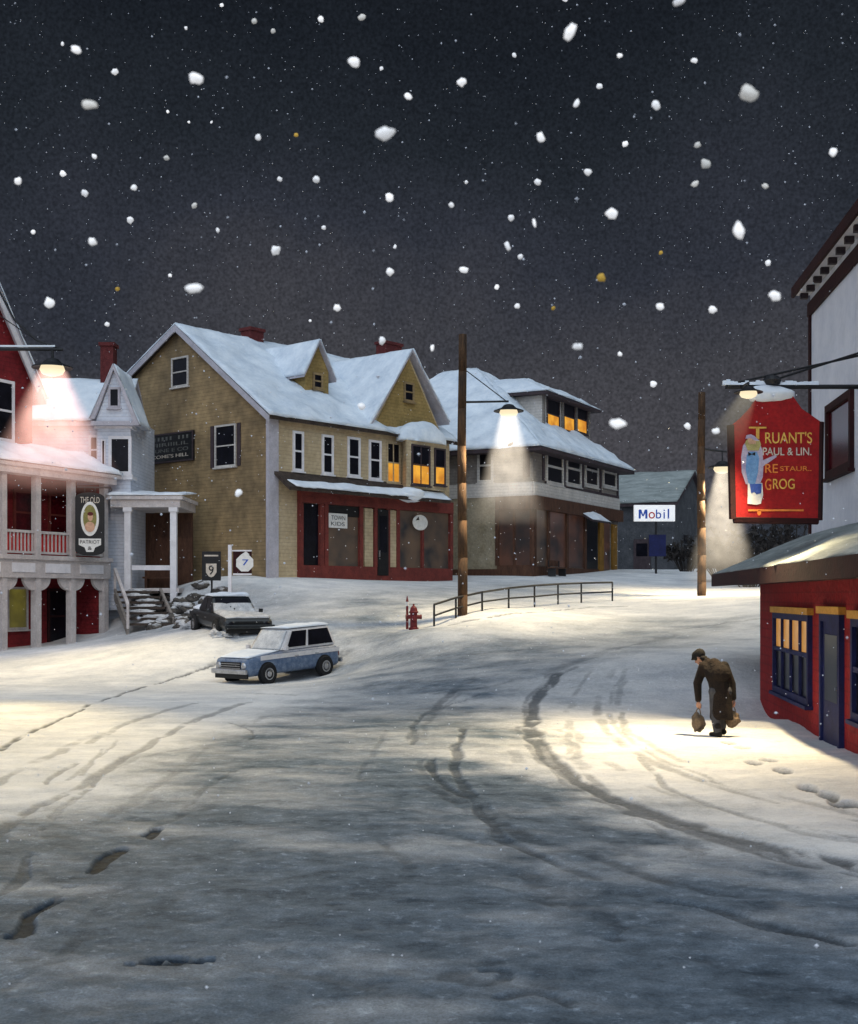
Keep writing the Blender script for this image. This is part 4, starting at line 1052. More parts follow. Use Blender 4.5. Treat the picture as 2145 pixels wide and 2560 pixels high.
q = MB(); ppoly(q, p, [(xm - w * .38, b0 + h * .27), (xm - w * .38, b0 + h * .17), (xm - w * .18, b0 + h * .13), (xm - w * .12, b0 + h * .06), (xm + w * .12, b0 + h * .06), (xm + w * .18, b0 + h * .13), (xm + w * .38, b0 + h * .17), (xm + w * .38, b0 + h * .27)], .06, .075); q.build('name_plate', M['cloth_white'], Os.root)
text('PATRIOT', p, xm - w * .33, xm + w * .33, b0 + h * .19, b0 + h * .245, M['black'], Os.root, .076); text('&', p, xm - w * .07, xm + w * .07, b0 + h * .09, b0 + h * .145, M['black'], Os.root, .076)
text('THE OLD', p, xm - w * .33, xm + w * .33, b1 - h * .17, b1 - h * .075, M['letter_pale'], Os.root, .062)
q = MB(); q.tube((xm - .2, .0, b1 + .02), (xm - .2, .0, b1 + .2), .02, .02, 6); q.tube((xm + .2, .0, b1 + .02), (xm + .2, .0, b1 + .2), .02, .02, 6); q.tube((xm - .5, 0, b1 + .2), (xm + .8, .0, b1 + .2), .035, .035, 8)
q.tube((xm + .8, 0, b1 + .2), (xm + .8, 1.2, b1 + .2), .035, .035, 8); q.build('bracket', M['iron'], Os.root)

# ------------------------------------------------------------------ 6. red shop and white building on the right
o_ = at(893, 700, 29.6); ddir = math.atan2(-.9945, -.105)
Rs = Bld('red_shop', (o_.x, o_.y, -2.75), ddir, 'low red shop with navy door and window under a wide eave', 'shop')
R = Rs.root; fr = Rs.front(0); LR = 17.0; vW = 1.45
ev = -.75; ep = Rs.front(ev)
ue, zet = ep.c(6, 446, 876); _, zeb = ep.c(6, 446, 913)
q = MB(); q.box((0, 0, -.6), (LR, vW + .2, zet - .1)); q.build('wall', M['shedred'], R)
wpl = Rs.front(vW); uw, zw = wpl.c(6, 822, 702)
q = MB(); q.prism([(ue, ev, zet), (ue, vW - .01, zw - .1), (ue, vW - .01, zw - .3), (ue, ev, zeb)], (LR - ue, 0, 0)); rf = q.build('roof', M['trimdark'], R)
q = MB(); q.box((ue - .03, ev - .06, zeb - .02), (LR, ev - .003, zet + .04)); q.prism([(ue - .06, ev - .06, zeb - .02), (ue - .06, ev - .06, zet + .04), (ue - .06, vW - .02, zw - .06), (ue - .06, vW - .02, zw - .34)], (.055, 0, 0)); q.build('fascia', M['maroon'], R)
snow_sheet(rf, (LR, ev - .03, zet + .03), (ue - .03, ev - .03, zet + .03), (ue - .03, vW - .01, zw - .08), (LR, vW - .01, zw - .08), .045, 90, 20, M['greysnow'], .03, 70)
q = MB(); q.box((ue + .1, ev + .02, zeb + .01), (LR, -.002, zeb + .05)); q.build('soffit', M['maroon'], R)
# far flank of the roof void
# window with lit upper half
r_ = fr.rect(8, 547, 376, 692, 712)
wd = window(Rs, fr, r_, M['bluepaint'], [(0, .55, M['glass']), (.55, 1, M['amberdim'])], fw=.12, mid=True, mull=3, out=.09, midf=.55)
wd['label'] = 'shop window with navy frame and lit orange upper panes'
def lintel(r_):
    q = MB(); pbox(q, fr, r_[0] - .12, r_[1] + .1, r_[3] + .005, r_[3] + .13, -.01, .12); return q.build('lintel', M['yellowwood'], R)
lintel(r_)
d_ = fr.rect(8, 738, 378, 820, 895)
d_ = (d_[0], d_[1], d_[2] - .05, d_[3])
q = MB(); [pbox(q, fr, *x, -.01, .09) for x in ((d_[0], d_[0] + .13, d_[2], d_[3]), (d_[1] - .13, d_[1], d_[2], d_[3]), (d_[0] + .13, d_[1] - .13, d_[3] - .13, d_[3]))]; q.build('door_frame', M['bluepaint'], R)
q = MB(); pbox(q, fr, d_[0] + .13, d_[1] - .13, d_[2], d_[3] - .13, -.01, .04); dr = q.build('door', M['bluepaint'], R)
q = MB(); pbox(q, fr, d_[0] + .32, d_[1] - .32, d_[2] + .75, d_[3] - .35, .04, .055); q.build('pane', M['glass'], dr)
q = MB(); q.tube(fr.p(d_[1] - .25, d_[2] + 1.0, .04), fr.p(d_[1] - .25, d_[2] + 1.0, .1), .03, .03, 8); q.build('handle', M['chrome'], dr)
lintel(d_)
a_w = fr.c(8, 866, 370)[0]
w2 = (a_w, a_w + 1.6, r_[2] + .1, r_[3]); window(Rs, fr, w2, M['bluepaint'], fw=.12, mull=1, out=.09); lintel(w2)
# white building behind
Wb = Bld('white_building', Rs.mat @ Vector((uw, vW, 0)), ddir, 'tall pale white clapboard building with dark red cornice above the red shop', 'building')
R = Wb.root; fr = Wb.front(0)
_, zc = fr.c(7, 765, 640)
zc = fr.px(957, 352)[1]
q = MB(); q.box((0, 0, -.5), (LR - 2, 9, zc + .237)); q.build('wall', M['whitewall'], R)
q = MB(); pbox(q, fr, -.03, .16, -.3, zc - .02, .001, .05); q.build('corner_board', M['maroon'], R)
q = MB(); pbox(q, fr, -.04, LR - 2, zc - .30, zc + .02, .002, .07); q.build('frieze_board', M['maroon'], R)
q = MB(); pbox(q, fr, -.05, LR - 2, zc + .24, zc + .28, .002, .36); q.build('soffit', M['white'], R)
q = MB(); pbox(q, fr, -.15, LR - 2, zc + .20, zc + .44, .36, .43); q.build('cornice', M['maroon'], R)
for i in range(16):
    x = .1 + i * .82; q = MB(); pbox(q, fr, x, x + .14, zc + .10, zc + .235, .09, .27); q.build('cornice_bracket', M['trimdark'], R)
q = MB(); q.prism([(-.15, -.43, zc + .445), (-.15, 5, zc + 2.2), (-.15, 5, zc + .445)], (LR, 0, 0)); rr_ = q.build('roof', M['trimdark'], R)
x0_, zt_ = fr.c(6, 893, 200); x1_, zb_ = fr.c(6, 994, 462)
_, zt_2 = fr.c(6, 990, 158); _, zb_2 = fr.c(6, 893, 490)
window(Wb, fr, (x0_, x1_, (zb_ + zb_2) / 2, (zt_ + zt_2) / 2), M['maroon'], [(0, 1, M['redglass'])], fw=.16, mid=False, out=.09)
window(Wb, fr, (x1_ + 1.8, x1_ + 1.8 + (x1_ - x0_), (zb_ + zb_2) / 2, (zt_ + zt_2) / 2), M['maroon'], fw=.16, mid=False, out=.09)

# hanging red sign, its arm and lamp
Ysg = 24.0
Xw = lambda Y: (Rs.mat @ Vector(((Y - Rs.mat.translation.y - math.cos(ddir) * vW) / math.sin(ddir), vW, 0))).x
sg = Bld('tavern_sign', at(908, 560, Ysg), 0, 'big red hanging signboard with gold lettering and painted bearded man', 'sign')
p = sg.front(0); S12 = lambda x, y: p.c(12, x, y)
q = MB(); ppoly(q, p, [S12(*v) for v in ((62, 345), (140, 282), (225, 190), (270, 105), (330, 85), (385, 135), (440, 120), (520, 85), (570, 110), (640, 210), (720, 265), (798, 318), (785, 1138), (80, 1128))], -.07, .07)
bd = q.build('board', M['signred'], sg.root)
q = MB()
ed = [(62, 345), (140, 282), (225, 190), (270, 105)]
for a, b_ in zip([(798, 318), (785, 1138), (80, 1128)], [(785, 1138), (80, 1128), (62, 345)]):
    A_, B_ = S12(*a), S12(*b_); q.tube(p.p(*A_, 0.0), p.p(*B_, 0.0), .085, .085, 6)
q.build('frame', M['maroon'], sg.root)
def sign_text(tx, x0, y0, x1, y1, m_): 
    a0, bt = S12(x0, y0); a1, bb = S12(x1, y1); text(tx, p, a0, a1, bb, bt, M[m_], sg.root, .072, .012)
sign_text('T', 200, 362, 345, 462, 'letter_gold'); sign_text("RUANT'S", 335, 405, 725, 500, 'letter_gold')
sign_text('PAUL & LIN.', 315, 535, 720, 600, 'letter_pale'); sign_text('RE', 335, 672, 440, 745, 'letter_orange'); sign_text('STAUR..', 460, 690, 720, 730, 'letter_orange')
sign_text('G', 335, 795, 385, 890, 'letter_orange'); sign_text('ROG', 400, 795, 580, 880, 'letter_gold')
q = MB(); A_, B_ = S12(195, 1065), S12(655, 1042); pbox(q, p, A_[0], B_[0], A_[1], A_[1] + .035, .07, .085); A_ = S12(285, 1078); ppoly(q, p, ellipse(A_[0], A_[1], .035, .05), .07, .085); q.build('underline', M['letter_orange'], sg.root)
def fig(name, pts, m_, n=.085): 
    q = MB(); ppoly(q, p, [S12(*v) for v in pts], .07, n); return q.build(name, M[m_], sg.root)
fig('figure_shirt', [(150, 520), (185, 470), (280, 470), (312, 560), (318, 640), (420, 595), (432, 612), (320, 690), (315, 780), (290, 840), (175, 840), (140, 740), (135, 610)], 'cloth_lilac', .080)
fig('figure_legs', [(190, 830), (310, 830), (318, 930), (300, 995), (190, 1000)], 'cloth_white', .081)
fig('figure_vest', [(180, 600), (205, 570), (265, 570), (285, 620), (275, 740), (250, 845), (195, 835), (172, 720)], 'cloth_blue', .086)
fig('figure_apron', [(205, 838), (305, 835), (300, 915), (262, 925), (245, 905), (218, 915)], 'cloth_deep', .088)
fig('figure_beard', [(165, 500), (180, 470), (285, 470), (300, 510), (280, 560), (190, 560)], 'paint_hair', .087)
fig('figure_face', [(185, 455), (200, 440), (240, 440), (262, 460), (255, 505), (200, 508)], 'paint_skin', .090)
fig('figure_cap', [(170, 462), (180, 432), (215, 425), (245, 440), (285, 480), (250, 478), (210, 455)], 'cloth_lilac', .093)
fig('figure_bow_tie', [(190, 572), (222, 588), (252, 572), (250, 604), (222, 592), (195, 606)], 'black', .094)
fig('figure_boots', [(188, 955), (245, 940), (302, 955), (300, 1002), (262, 1012), (188, 1002)], 'cloth_white', .090)
# snow sitting in the notch of the sign top
a_, b_ = S12(398, 85); o = blob('snow', p.p(a_, b_, 0), (.42, .16, .16), M['snow'], sg.root, 3, .3, 3)
# arm
arm = Bld('sign_bracket', at(*cp(6, 832, 136), Ysg), 0, 'long snow topped iron arm carrying the red signboard', 'bracket')
p = arm.front(0); a0, _ = p.c(6, 490, 136)
q = MB(); xe = Xw(Ysg) - arm.loc.x; q.tube((xe, 0, 0), (a0, 0, 0), .045, .04, 8); q.build('bar', M['iron'], arm.root)
q = MB(); n_ = 26
for i in range(n_):
    x = .1 + (a0 - .15) * i / n_; x2 = .1 + (a0 - .15) * (i + 1) / n_
    h_ = .075 + .05 * fb(i, 2, 3, .7); q.hexa([(x, -.055, .03), (x2, -.055, .03), (x2, .055, .03), (x, .055, .03), (x, -.03, .03 + h_), (x2, -.03, .03 + h_), (x2, .03, .03 + h_), (x, .03, .03 + h_)])
q.build('snow', M['snow'], arm.root)
A_ = p.c(6, 522, 122); A2 = p.c(6, 640, 122)
for (e0, hh) in ((A_, 45), (A2, 25)):
    b2 = p.c(6, 832, hh); q = MB(); q.tube(p.p(*e0), p.p(xe, b2[1] + .25), .022, .022, 6); q.build('stay_rod', M['iron'], arm.root)
a_, b_ = p.c(6, 672, 120); q = MB(); q.lathe([(.02, .05), (.14, .08), (.18, .16), (.12, .24), (.02, .27)], (a_, 0, b_ - .12), 12); q.build('turnbuckle', M['iron'], arm.root)
q = MB()
for x in (625, 715):
    a_, b_ = p.c(6, x, 140); a2, b2 = p.c(6, x, 185); q.tube((a_, 0, 0), (a_, 0, b2), .02, .02, 6)
q.build('hanger', M['iron'], arm.root)

# ------------------------------------------------------------------ lamps
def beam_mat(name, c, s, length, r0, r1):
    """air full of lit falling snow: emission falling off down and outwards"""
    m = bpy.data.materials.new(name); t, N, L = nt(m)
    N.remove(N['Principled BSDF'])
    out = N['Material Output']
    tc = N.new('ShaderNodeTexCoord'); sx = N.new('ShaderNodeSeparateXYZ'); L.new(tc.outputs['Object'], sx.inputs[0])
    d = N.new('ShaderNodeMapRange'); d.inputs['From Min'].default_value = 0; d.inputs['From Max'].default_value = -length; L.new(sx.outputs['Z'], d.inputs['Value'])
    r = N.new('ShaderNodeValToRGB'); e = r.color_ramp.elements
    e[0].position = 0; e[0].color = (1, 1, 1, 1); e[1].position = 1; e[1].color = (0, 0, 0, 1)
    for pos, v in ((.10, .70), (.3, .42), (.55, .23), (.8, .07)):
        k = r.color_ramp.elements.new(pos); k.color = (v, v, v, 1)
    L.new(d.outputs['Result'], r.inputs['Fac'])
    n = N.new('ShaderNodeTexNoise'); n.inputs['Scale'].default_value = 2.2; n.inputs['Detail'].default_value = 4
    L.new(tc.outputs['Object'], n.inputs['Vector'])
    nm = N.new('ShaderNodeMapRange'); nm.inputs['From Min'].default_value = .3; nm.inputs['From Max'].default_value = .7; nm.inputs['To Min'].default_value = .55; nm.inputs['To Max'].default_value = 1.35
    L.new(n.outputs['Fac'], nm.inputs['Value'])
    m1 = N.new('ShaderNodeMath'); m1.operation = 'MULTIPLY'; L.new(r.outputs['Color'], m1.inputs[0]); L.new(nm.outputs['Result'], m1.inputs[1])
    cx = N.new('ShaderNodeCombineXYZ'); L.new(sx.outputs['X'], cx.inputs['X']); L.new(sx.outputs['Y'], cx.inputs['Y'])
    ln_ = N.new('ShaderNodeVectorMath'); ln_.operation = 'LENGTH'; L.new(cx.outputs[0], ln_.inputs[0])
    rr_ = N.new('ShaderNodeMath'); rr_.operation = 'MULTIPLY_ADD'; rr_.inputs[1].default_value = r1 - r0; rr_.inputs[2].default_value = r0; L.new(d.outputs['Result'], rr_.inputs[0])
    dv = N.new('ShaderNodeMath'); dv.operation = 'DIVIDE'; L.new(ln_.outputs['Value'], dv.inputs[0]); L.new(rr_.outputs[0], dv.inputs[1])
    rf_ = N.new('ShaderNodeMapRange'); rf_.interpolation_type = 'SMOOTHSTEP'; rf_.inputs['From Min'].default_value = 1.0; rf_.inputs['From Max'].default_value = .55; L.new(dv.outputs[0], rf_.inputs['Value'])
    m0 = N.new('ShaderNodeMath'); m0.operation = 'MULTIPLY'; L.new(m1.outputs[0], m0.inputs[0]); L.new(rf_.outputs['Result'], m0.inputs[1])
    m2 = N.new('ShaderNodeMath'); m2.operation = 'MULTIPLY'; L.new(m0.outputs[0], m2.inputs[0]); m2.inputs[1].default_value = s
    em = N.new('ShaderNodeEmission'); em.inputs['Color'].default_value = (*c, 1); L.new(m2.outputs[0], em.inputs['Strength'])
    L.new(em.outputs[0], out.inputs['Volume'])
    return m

def lamp_head(root, pos, rs, beam, spot, cname, tilt=(0, 0, 0), spill=1.0):
    """shade, bulb, lit snowy air and the real light, at pos in root coordinates"""
    pos = Vector(pos)
    q = MB(); q.lathe([(rs * .18, .34 * rs), (rs * .3, .30 * rs), (rs * .5, .10 * rs), (rs, -.08 * rs), (rs, -.14 * rs), (rs * .45, .0), (.02, .05 * rs)], pos, 24); sh = q.build('lamp_shade', M['iron'], root, smooth=False)
    q = MB(); q.lathe([(.02, -.02 * rs), (rs * .55, -.03 * rs), (rs * .62, -.22 * rs), (rs * .5, -.42 * rs), (rs * .2, -.52 * rs), (.02, -.54 * rs)], pos, 20); q.build('bulb', M['bulb'], root, smooth=True)
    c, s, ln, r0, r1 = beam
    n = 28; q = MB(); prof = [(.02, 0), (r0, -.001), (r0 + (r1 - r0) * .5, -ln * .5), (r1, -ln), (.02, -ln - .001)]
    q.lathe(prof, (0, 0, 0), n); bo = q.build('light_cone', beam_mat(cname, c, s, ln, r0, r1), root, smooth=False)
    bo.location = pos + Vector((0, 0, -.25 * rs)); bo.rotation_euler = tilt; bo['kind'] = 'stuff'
    return sh

def spot(name, pos, target, energy, size, blend, color, rad=.25):
    l = bpy.data.lights.new(name, 'SPOT'); l.energy = energy; l.spot_size = math.radians(size); l.spot_blend = blend; l.color = color; l.shadow_soft_size = rad
    o = bpy.data.objects.new(name, l); col.objects.link(o); o.location = pos
    d = Vector(target) - Vector(pos); o.rotation_euler = d.to_track_quat('-Z', 'Y').to_euler()
    return o
WARM = (1.0, .80, .48); CREAM = (1.0, .88, .70)
def pole_mesh(root, h, r0=.17, r1=.13):
    q = MB(); n = 8
    for i in range(n): q.tube((.02 * math.sin(i), .0, -.6 + (h + .6) * i / n), (.02 * math.sin(i + 1), 0, -.6 + (h + .6) * (i + 1) / n), r0 + (r1 - r0) * i / n, r0 + (r1 - r0) * (i + 1) / n, 12)
    return q.build('pole', M['pole'], root, smooth=True)

# centre pole
g0 = on_ground(543, 722.5); Y0 = g0.y
sc = Y0 / F
L1 = empty('street_lamp', g0, 0, 'tall wooden pole with lamp arm standing by the railing', 'street lamp', 'street lamps on poles')
h1 = (722.5 - 393) * sc; pole_mesh(L1, h1, .18, .14)
hx, hz = cp(5, 335, 322); px = (hx - 543) * sc; pz = (722.5 - hz) * sc
q = MB(); q.tube((0, 0, pz + .25), (px, 0, pz + .28), .04, .035, 8); q.build('arm', M['iron'], L1)
q = MB(); q.tube((0, 0, pz + 1.45), (px - .1, 0, pz + .30), .018, .018, 6); q.build('guy_wire', M['iron'], L1)
lamp_head(L1, (px, 0, pz), .52, ((1, .86, .68), 1.75, 3.9, .36, 1.6), None, 'lit_snow_center')
w1 = g0 + Vector((px, 0, pz - .35))
spot('lamp_light', w1, w1 + Vector((.2, 1.0, -6)), 3100, 150, .55, WARM)
# right far pole
g0 = on_ground(824, 700); Y0 = g0.y; sc = Y0 / F
L2 = empty('street_lamp', g0, 0, 'distant wooden pole with lamp arm behind the red signboard', 'street lamp', 'street lamps on poles')
pole_mesh(L2, (700 - 461) * sc, .20, .15)
hx, hz = cp(15, 705, 172); px = (hx - 824) * sc; pz = (700 - hz) * sc
q = MB(); q.tube((0, 0, pz + .75), (px + .2, 0, pz + .62), .05, .04, 8); q.tube((px, 0, pz + .62), (px, 0, pz + .1), .03, .03, 6); q.build('arm', M['iron'], L2)
lamp_head(L2, (px, 0, pz), .62, ((1, .86, .66), 1.6, 5.4, .34, 2.0), None, 'lit_snow_far')
w1 = g0 + Vector((px, 0, pz - .4)); spot('lamp_light', w1, w1 + Vector((0, -.6, -6)), 4200, 150, .5, WARM)
# left lamp on long arm
Yl = 42.0; hp = at(*cp(1, 262, 388), Yl)
gx = hp.x - 3.0
L3 = empty('street_lamp', (gx, Yl, gz(gx, Yl)), 0, 'lamp on a long iron arm shining over the red gallery building', 'street lamp', 'street lamps on poles')
zz = hp.z - L3.location.z
pole_mesh(L3, zz + 3.0)
q = MB(); q.tube((0, 0, zz + .55), (3.35, 0, zz + .52), .06, .05, 8); q.tube((3.0, 0, zz + .5), (3.0, 0, zz + .1), .05, .05, 8); q.build('arm', M['iron'], L3)
q = MB(); q.box((.3, -.05, zz + .605), (3.1, .05, zz + .66)); q.build('snow', M['snow'], L3)
q = MB(); pts = [Vector((1.1, 0, zz + 2.75)), Vector((1.75, 0, zz + 1.5)), Vector((2.5, 0, zz + .82)), Vector((3.25, 0, zz + .56))]; q.pipe(pts, .035); q.build('stay_rod', M['iron'], L3)
q = MB(); q.tube((0, 0, zz + 2.9), (1.1, 0, zz + 2.75), .02, .02, 6); q.tube((.9, 0, zz + 1.9), (2.5, 0, zz + .8), .018, .018, 6); q.build('guy_wire', M['iron'], L3)
lamp_head(L3, (3.0, 0, zz), .66, ((1, .56, .46), 1.7, 4.0, .55, 2.7), None, 'lit_snow_left')
w1 = Vector((hp.x, Yl, hp.z - .45)); spot('lamp_light', w1, w1 + Vector((1.2, -5.0, -9)), 3600, 110, .8, (1.0, .78, .42)); spot('lamp_light', w1, w1 + Vector((3.6, -22.5, -10)), 40000, 36, 1.0, (1.0, .76, .36))
spot('lamp_light', w1, w1 + Vector((-1.5, 8.0, -5)), 700, 120, .6, (1.0, .80, .66))
# sign lamp
hp = at(*cp(6, 580, 152), Ysg - .7)
L4 = empty('sign_lamp', hp, 0, 'small lamp hung from the iron arm left of the red signboard', 'lamp')
q = MB(); q.tube((0, 0, .0), (0, 0, .16), .02, .02, 6); q.tube((0, 0, .15), (.05, .7, .19), .02, .02, 6); q.build('stem', M['iron'], L4)
lamp_head(L4, (0, 0, 0), .26, ((1, .88, .62), .6, 1.1, .18, .5), None, 'lit_snow_sign', tilt=(0, math.radians(26), 0))
w1 = hp + Vector((-.05, -.25, -.25)); spot('lamp_light', w1, w1 + Vector((-2.7, -1.5, -5.2)), 4600, 120, 1.0, (1.0, .79, .46), .10)

# ------------------------------------------------------------------ railing
pts = [on_ground(*cp(5, x, y)) for x, y in ((40, 1180), (126, 1148), (230, 1120), (335, 1108), (437, 1104), (530, 1093), (622, 1087), (745, 1080))]
tops = [cp(5, x, y)[1] for x, y in ((40, 1095), (126, 1068), (230, 1046), (335, 1030), (437, 1020), (530, 1014), (622, 1010), (745, 1007))]
fe = empty('railing', pts[0], 0, 'low black iron railing curving beside the tall wooden pole', 'railing')
o0 = pts[0]; T = []
for g_, ty in zip(pts, tops):
    T.append(Vector((g_.x, g_.y, (HY - ty) / F * g_.y)) - o0)
for g_, t_ in zip(pts, T):
    q = MB(); q.tube(g_ - o0 - Vector((0, 0, .2)), t_, .035, .035, 8); q.build('post', M['iron'], fe)
q = MB(); q.pipe([t + Vector((0, 0, .01)) for t in T], .038); q.build('rail', M['iron'], fe)
q = MB(); q.pipe([(g_ - o0) * .5 + t * .5 for g_, t in zip(pts, T)], .032); q.build('rail', M['iron'], fe)

# ------------------------------------------------------------------ hydrant + marker
g0 = on_ground(486, 739.5); s = g0.y / F * 32 / .9 * .9
hy = empty('fire_hydrant', g0, math.radians(10), 'dark red fire hydrant standing in the snow left of the railing', 'hydrant')
q = MB(); q.lathe([(.17, -.2), (.17, .06), (.12, .08), (.12, .55), (.16, .56), (.16, .60), (.13, .62), (.11, .72), (.06, .78), (.02, .80)], n=16); q.build('barrel', M['hydrant'], hy, smooth=False)
for sx in (-1, 1):
    q = MB(); q.tube((sx * .1, 0, .42), (sx * .22, 0, .42), .07, .07, 10); q.tube((sx * .22, 0, .42), (sx * .27, 0, .42), .085, .085, 6); q.build('nozzle', M['hydrant'], hy)
q = MB(); q.tube((0, -.1, .38), (0, -.24, .38), .09, .09, 10); q.build('nozzle', M['hydrant'], hy)
q = MB(); q.tube((0, 0, .80), (0, 0, .86), .035, .03, 5); q.build('cap', M['hydrant'], hy)
g0 = on_ground(*cp(10, 95.5, 140)); mk = empty('marker_post', g0, 0, 'thin marker stake with pale band beside the hydrant', 'post')
q = MB(); q.tube((0, 0, -.2), (0, 0, .78), .045, .04, 8); q.build('post', M['hydrant'], mk)
q = MB(); q.tube((0, 0, .785), (0, 0, .92), .05, .05, 8); q.build('band', M['cloth_white'], mk)
q = MB(); q.tube((0, 0, .925), (0, 0, 1.12), .05, .01, 8); q.build('tip', M['hydrant'], mk)

# ------------------------------------------------------------------ small street signs by the yellow house
g0 = at(*cp(14, 360, 350), 52.2); g0.z = gz(g0.x, g0.y)
s1_ = Bld('route_sign', g0, 0, 'small black signboard with white shield marked nine', 'sign'); p = s1_.front(0)
r_ = p.rect(14, 294, 108, 426, 312); a0, a1, b0, b1 = r_; w, h = a1 - a0, b1 - b0; xm = (a0 + a1) / 2
q = MB(); pbox(q, p, a0, a1, b0, b1, -.04, .04); q.build('board', M['black'], s1_.root, bevel=.015)
q = MB(); pbox(q, p, a0 + .1, a1 - .1, b1 - h * .17, b1 - h * .12, .04, .055); q.build('line', M['letter_pale'], s1_.root)
q = MB(); ppoly(q, p, [(xm - w * .28, b0 + h * .58), (xm + w * .28, b0 + h * .58), (xm + w * .28, b0 + h * .28), (xm + w * .14, b0 + h * .15), (xm, b0 + h * .11), (xm - w * .14, b0 + h * .15), (xm - w * .28, b0 + h * .28)], .04, .052); q.build('shield', M['letter_pale'], s1_.root)
text('9', p, xm - w * .13, xm + w * .13, b0 + h * .2, b0 + h * .52, M['black'], s1_.root, .054)
q = MB(); q.tube((xm, .08, -.4), (xm, .08, b1 - .1), .04, .04, 8); q.build('post', M['iron'], s1_.root)
g0 = at(*cp(14, 490, 385), 52.0); g0.z = gz(g0.x, g0.y)
s2_ = Bld('emblem_sign', g0, 0, 'dark panel with white round emblem hung from a pale post', 'sign'); p = s2_.front(0)
b1 = p.c(14, 490, 62)[1]
q = MB(); q.box((-.07, -.07, -.4), (.07, .07, b1)); q.build('post', M['white'], s2_.root)
r_ = p.rect(14, 512, 108, 642, 262); a0, a1, c0, c1 = r_; q = MB(); pbox(q, p, a0, a1, c0, c1, -.03, .03); q.build('board', M['maroon'], s2_.root)
q = MB(); pbox(q, p, .072, a1, c1 + .002, c1 + .06, -.03, .03); pbox(q, p, a0, a1, c0 - .06, c0 - .002, -.03, .03); q.build('bar', M['white'], s2_.root)
xm, zm = (a0 + a1) / 2 + .1, (c0 + c1) / 2 - .02; rr = (c1 - c0) * .42
q = MB(); ppoly(q, p, [(xm + rr * math.cos(t * math.pi / 4 + .39), zm + rr * math.sin(t * math.pi / 4 + .39)) for t in range(8)], .03, .045); ppoly(q, p, [(xm - .15, zm + rr * .9), (xm + .2, zm + rr * .9), (xm + .05, zm + rr * 1.25)], .03, .043); q.build('emblem', M['cloth_white'], s2_.root)
text('7', p, xm - .1, xm + .16, zm - .1, zm + .14, M['letter_blue'], s2_.root, .047)

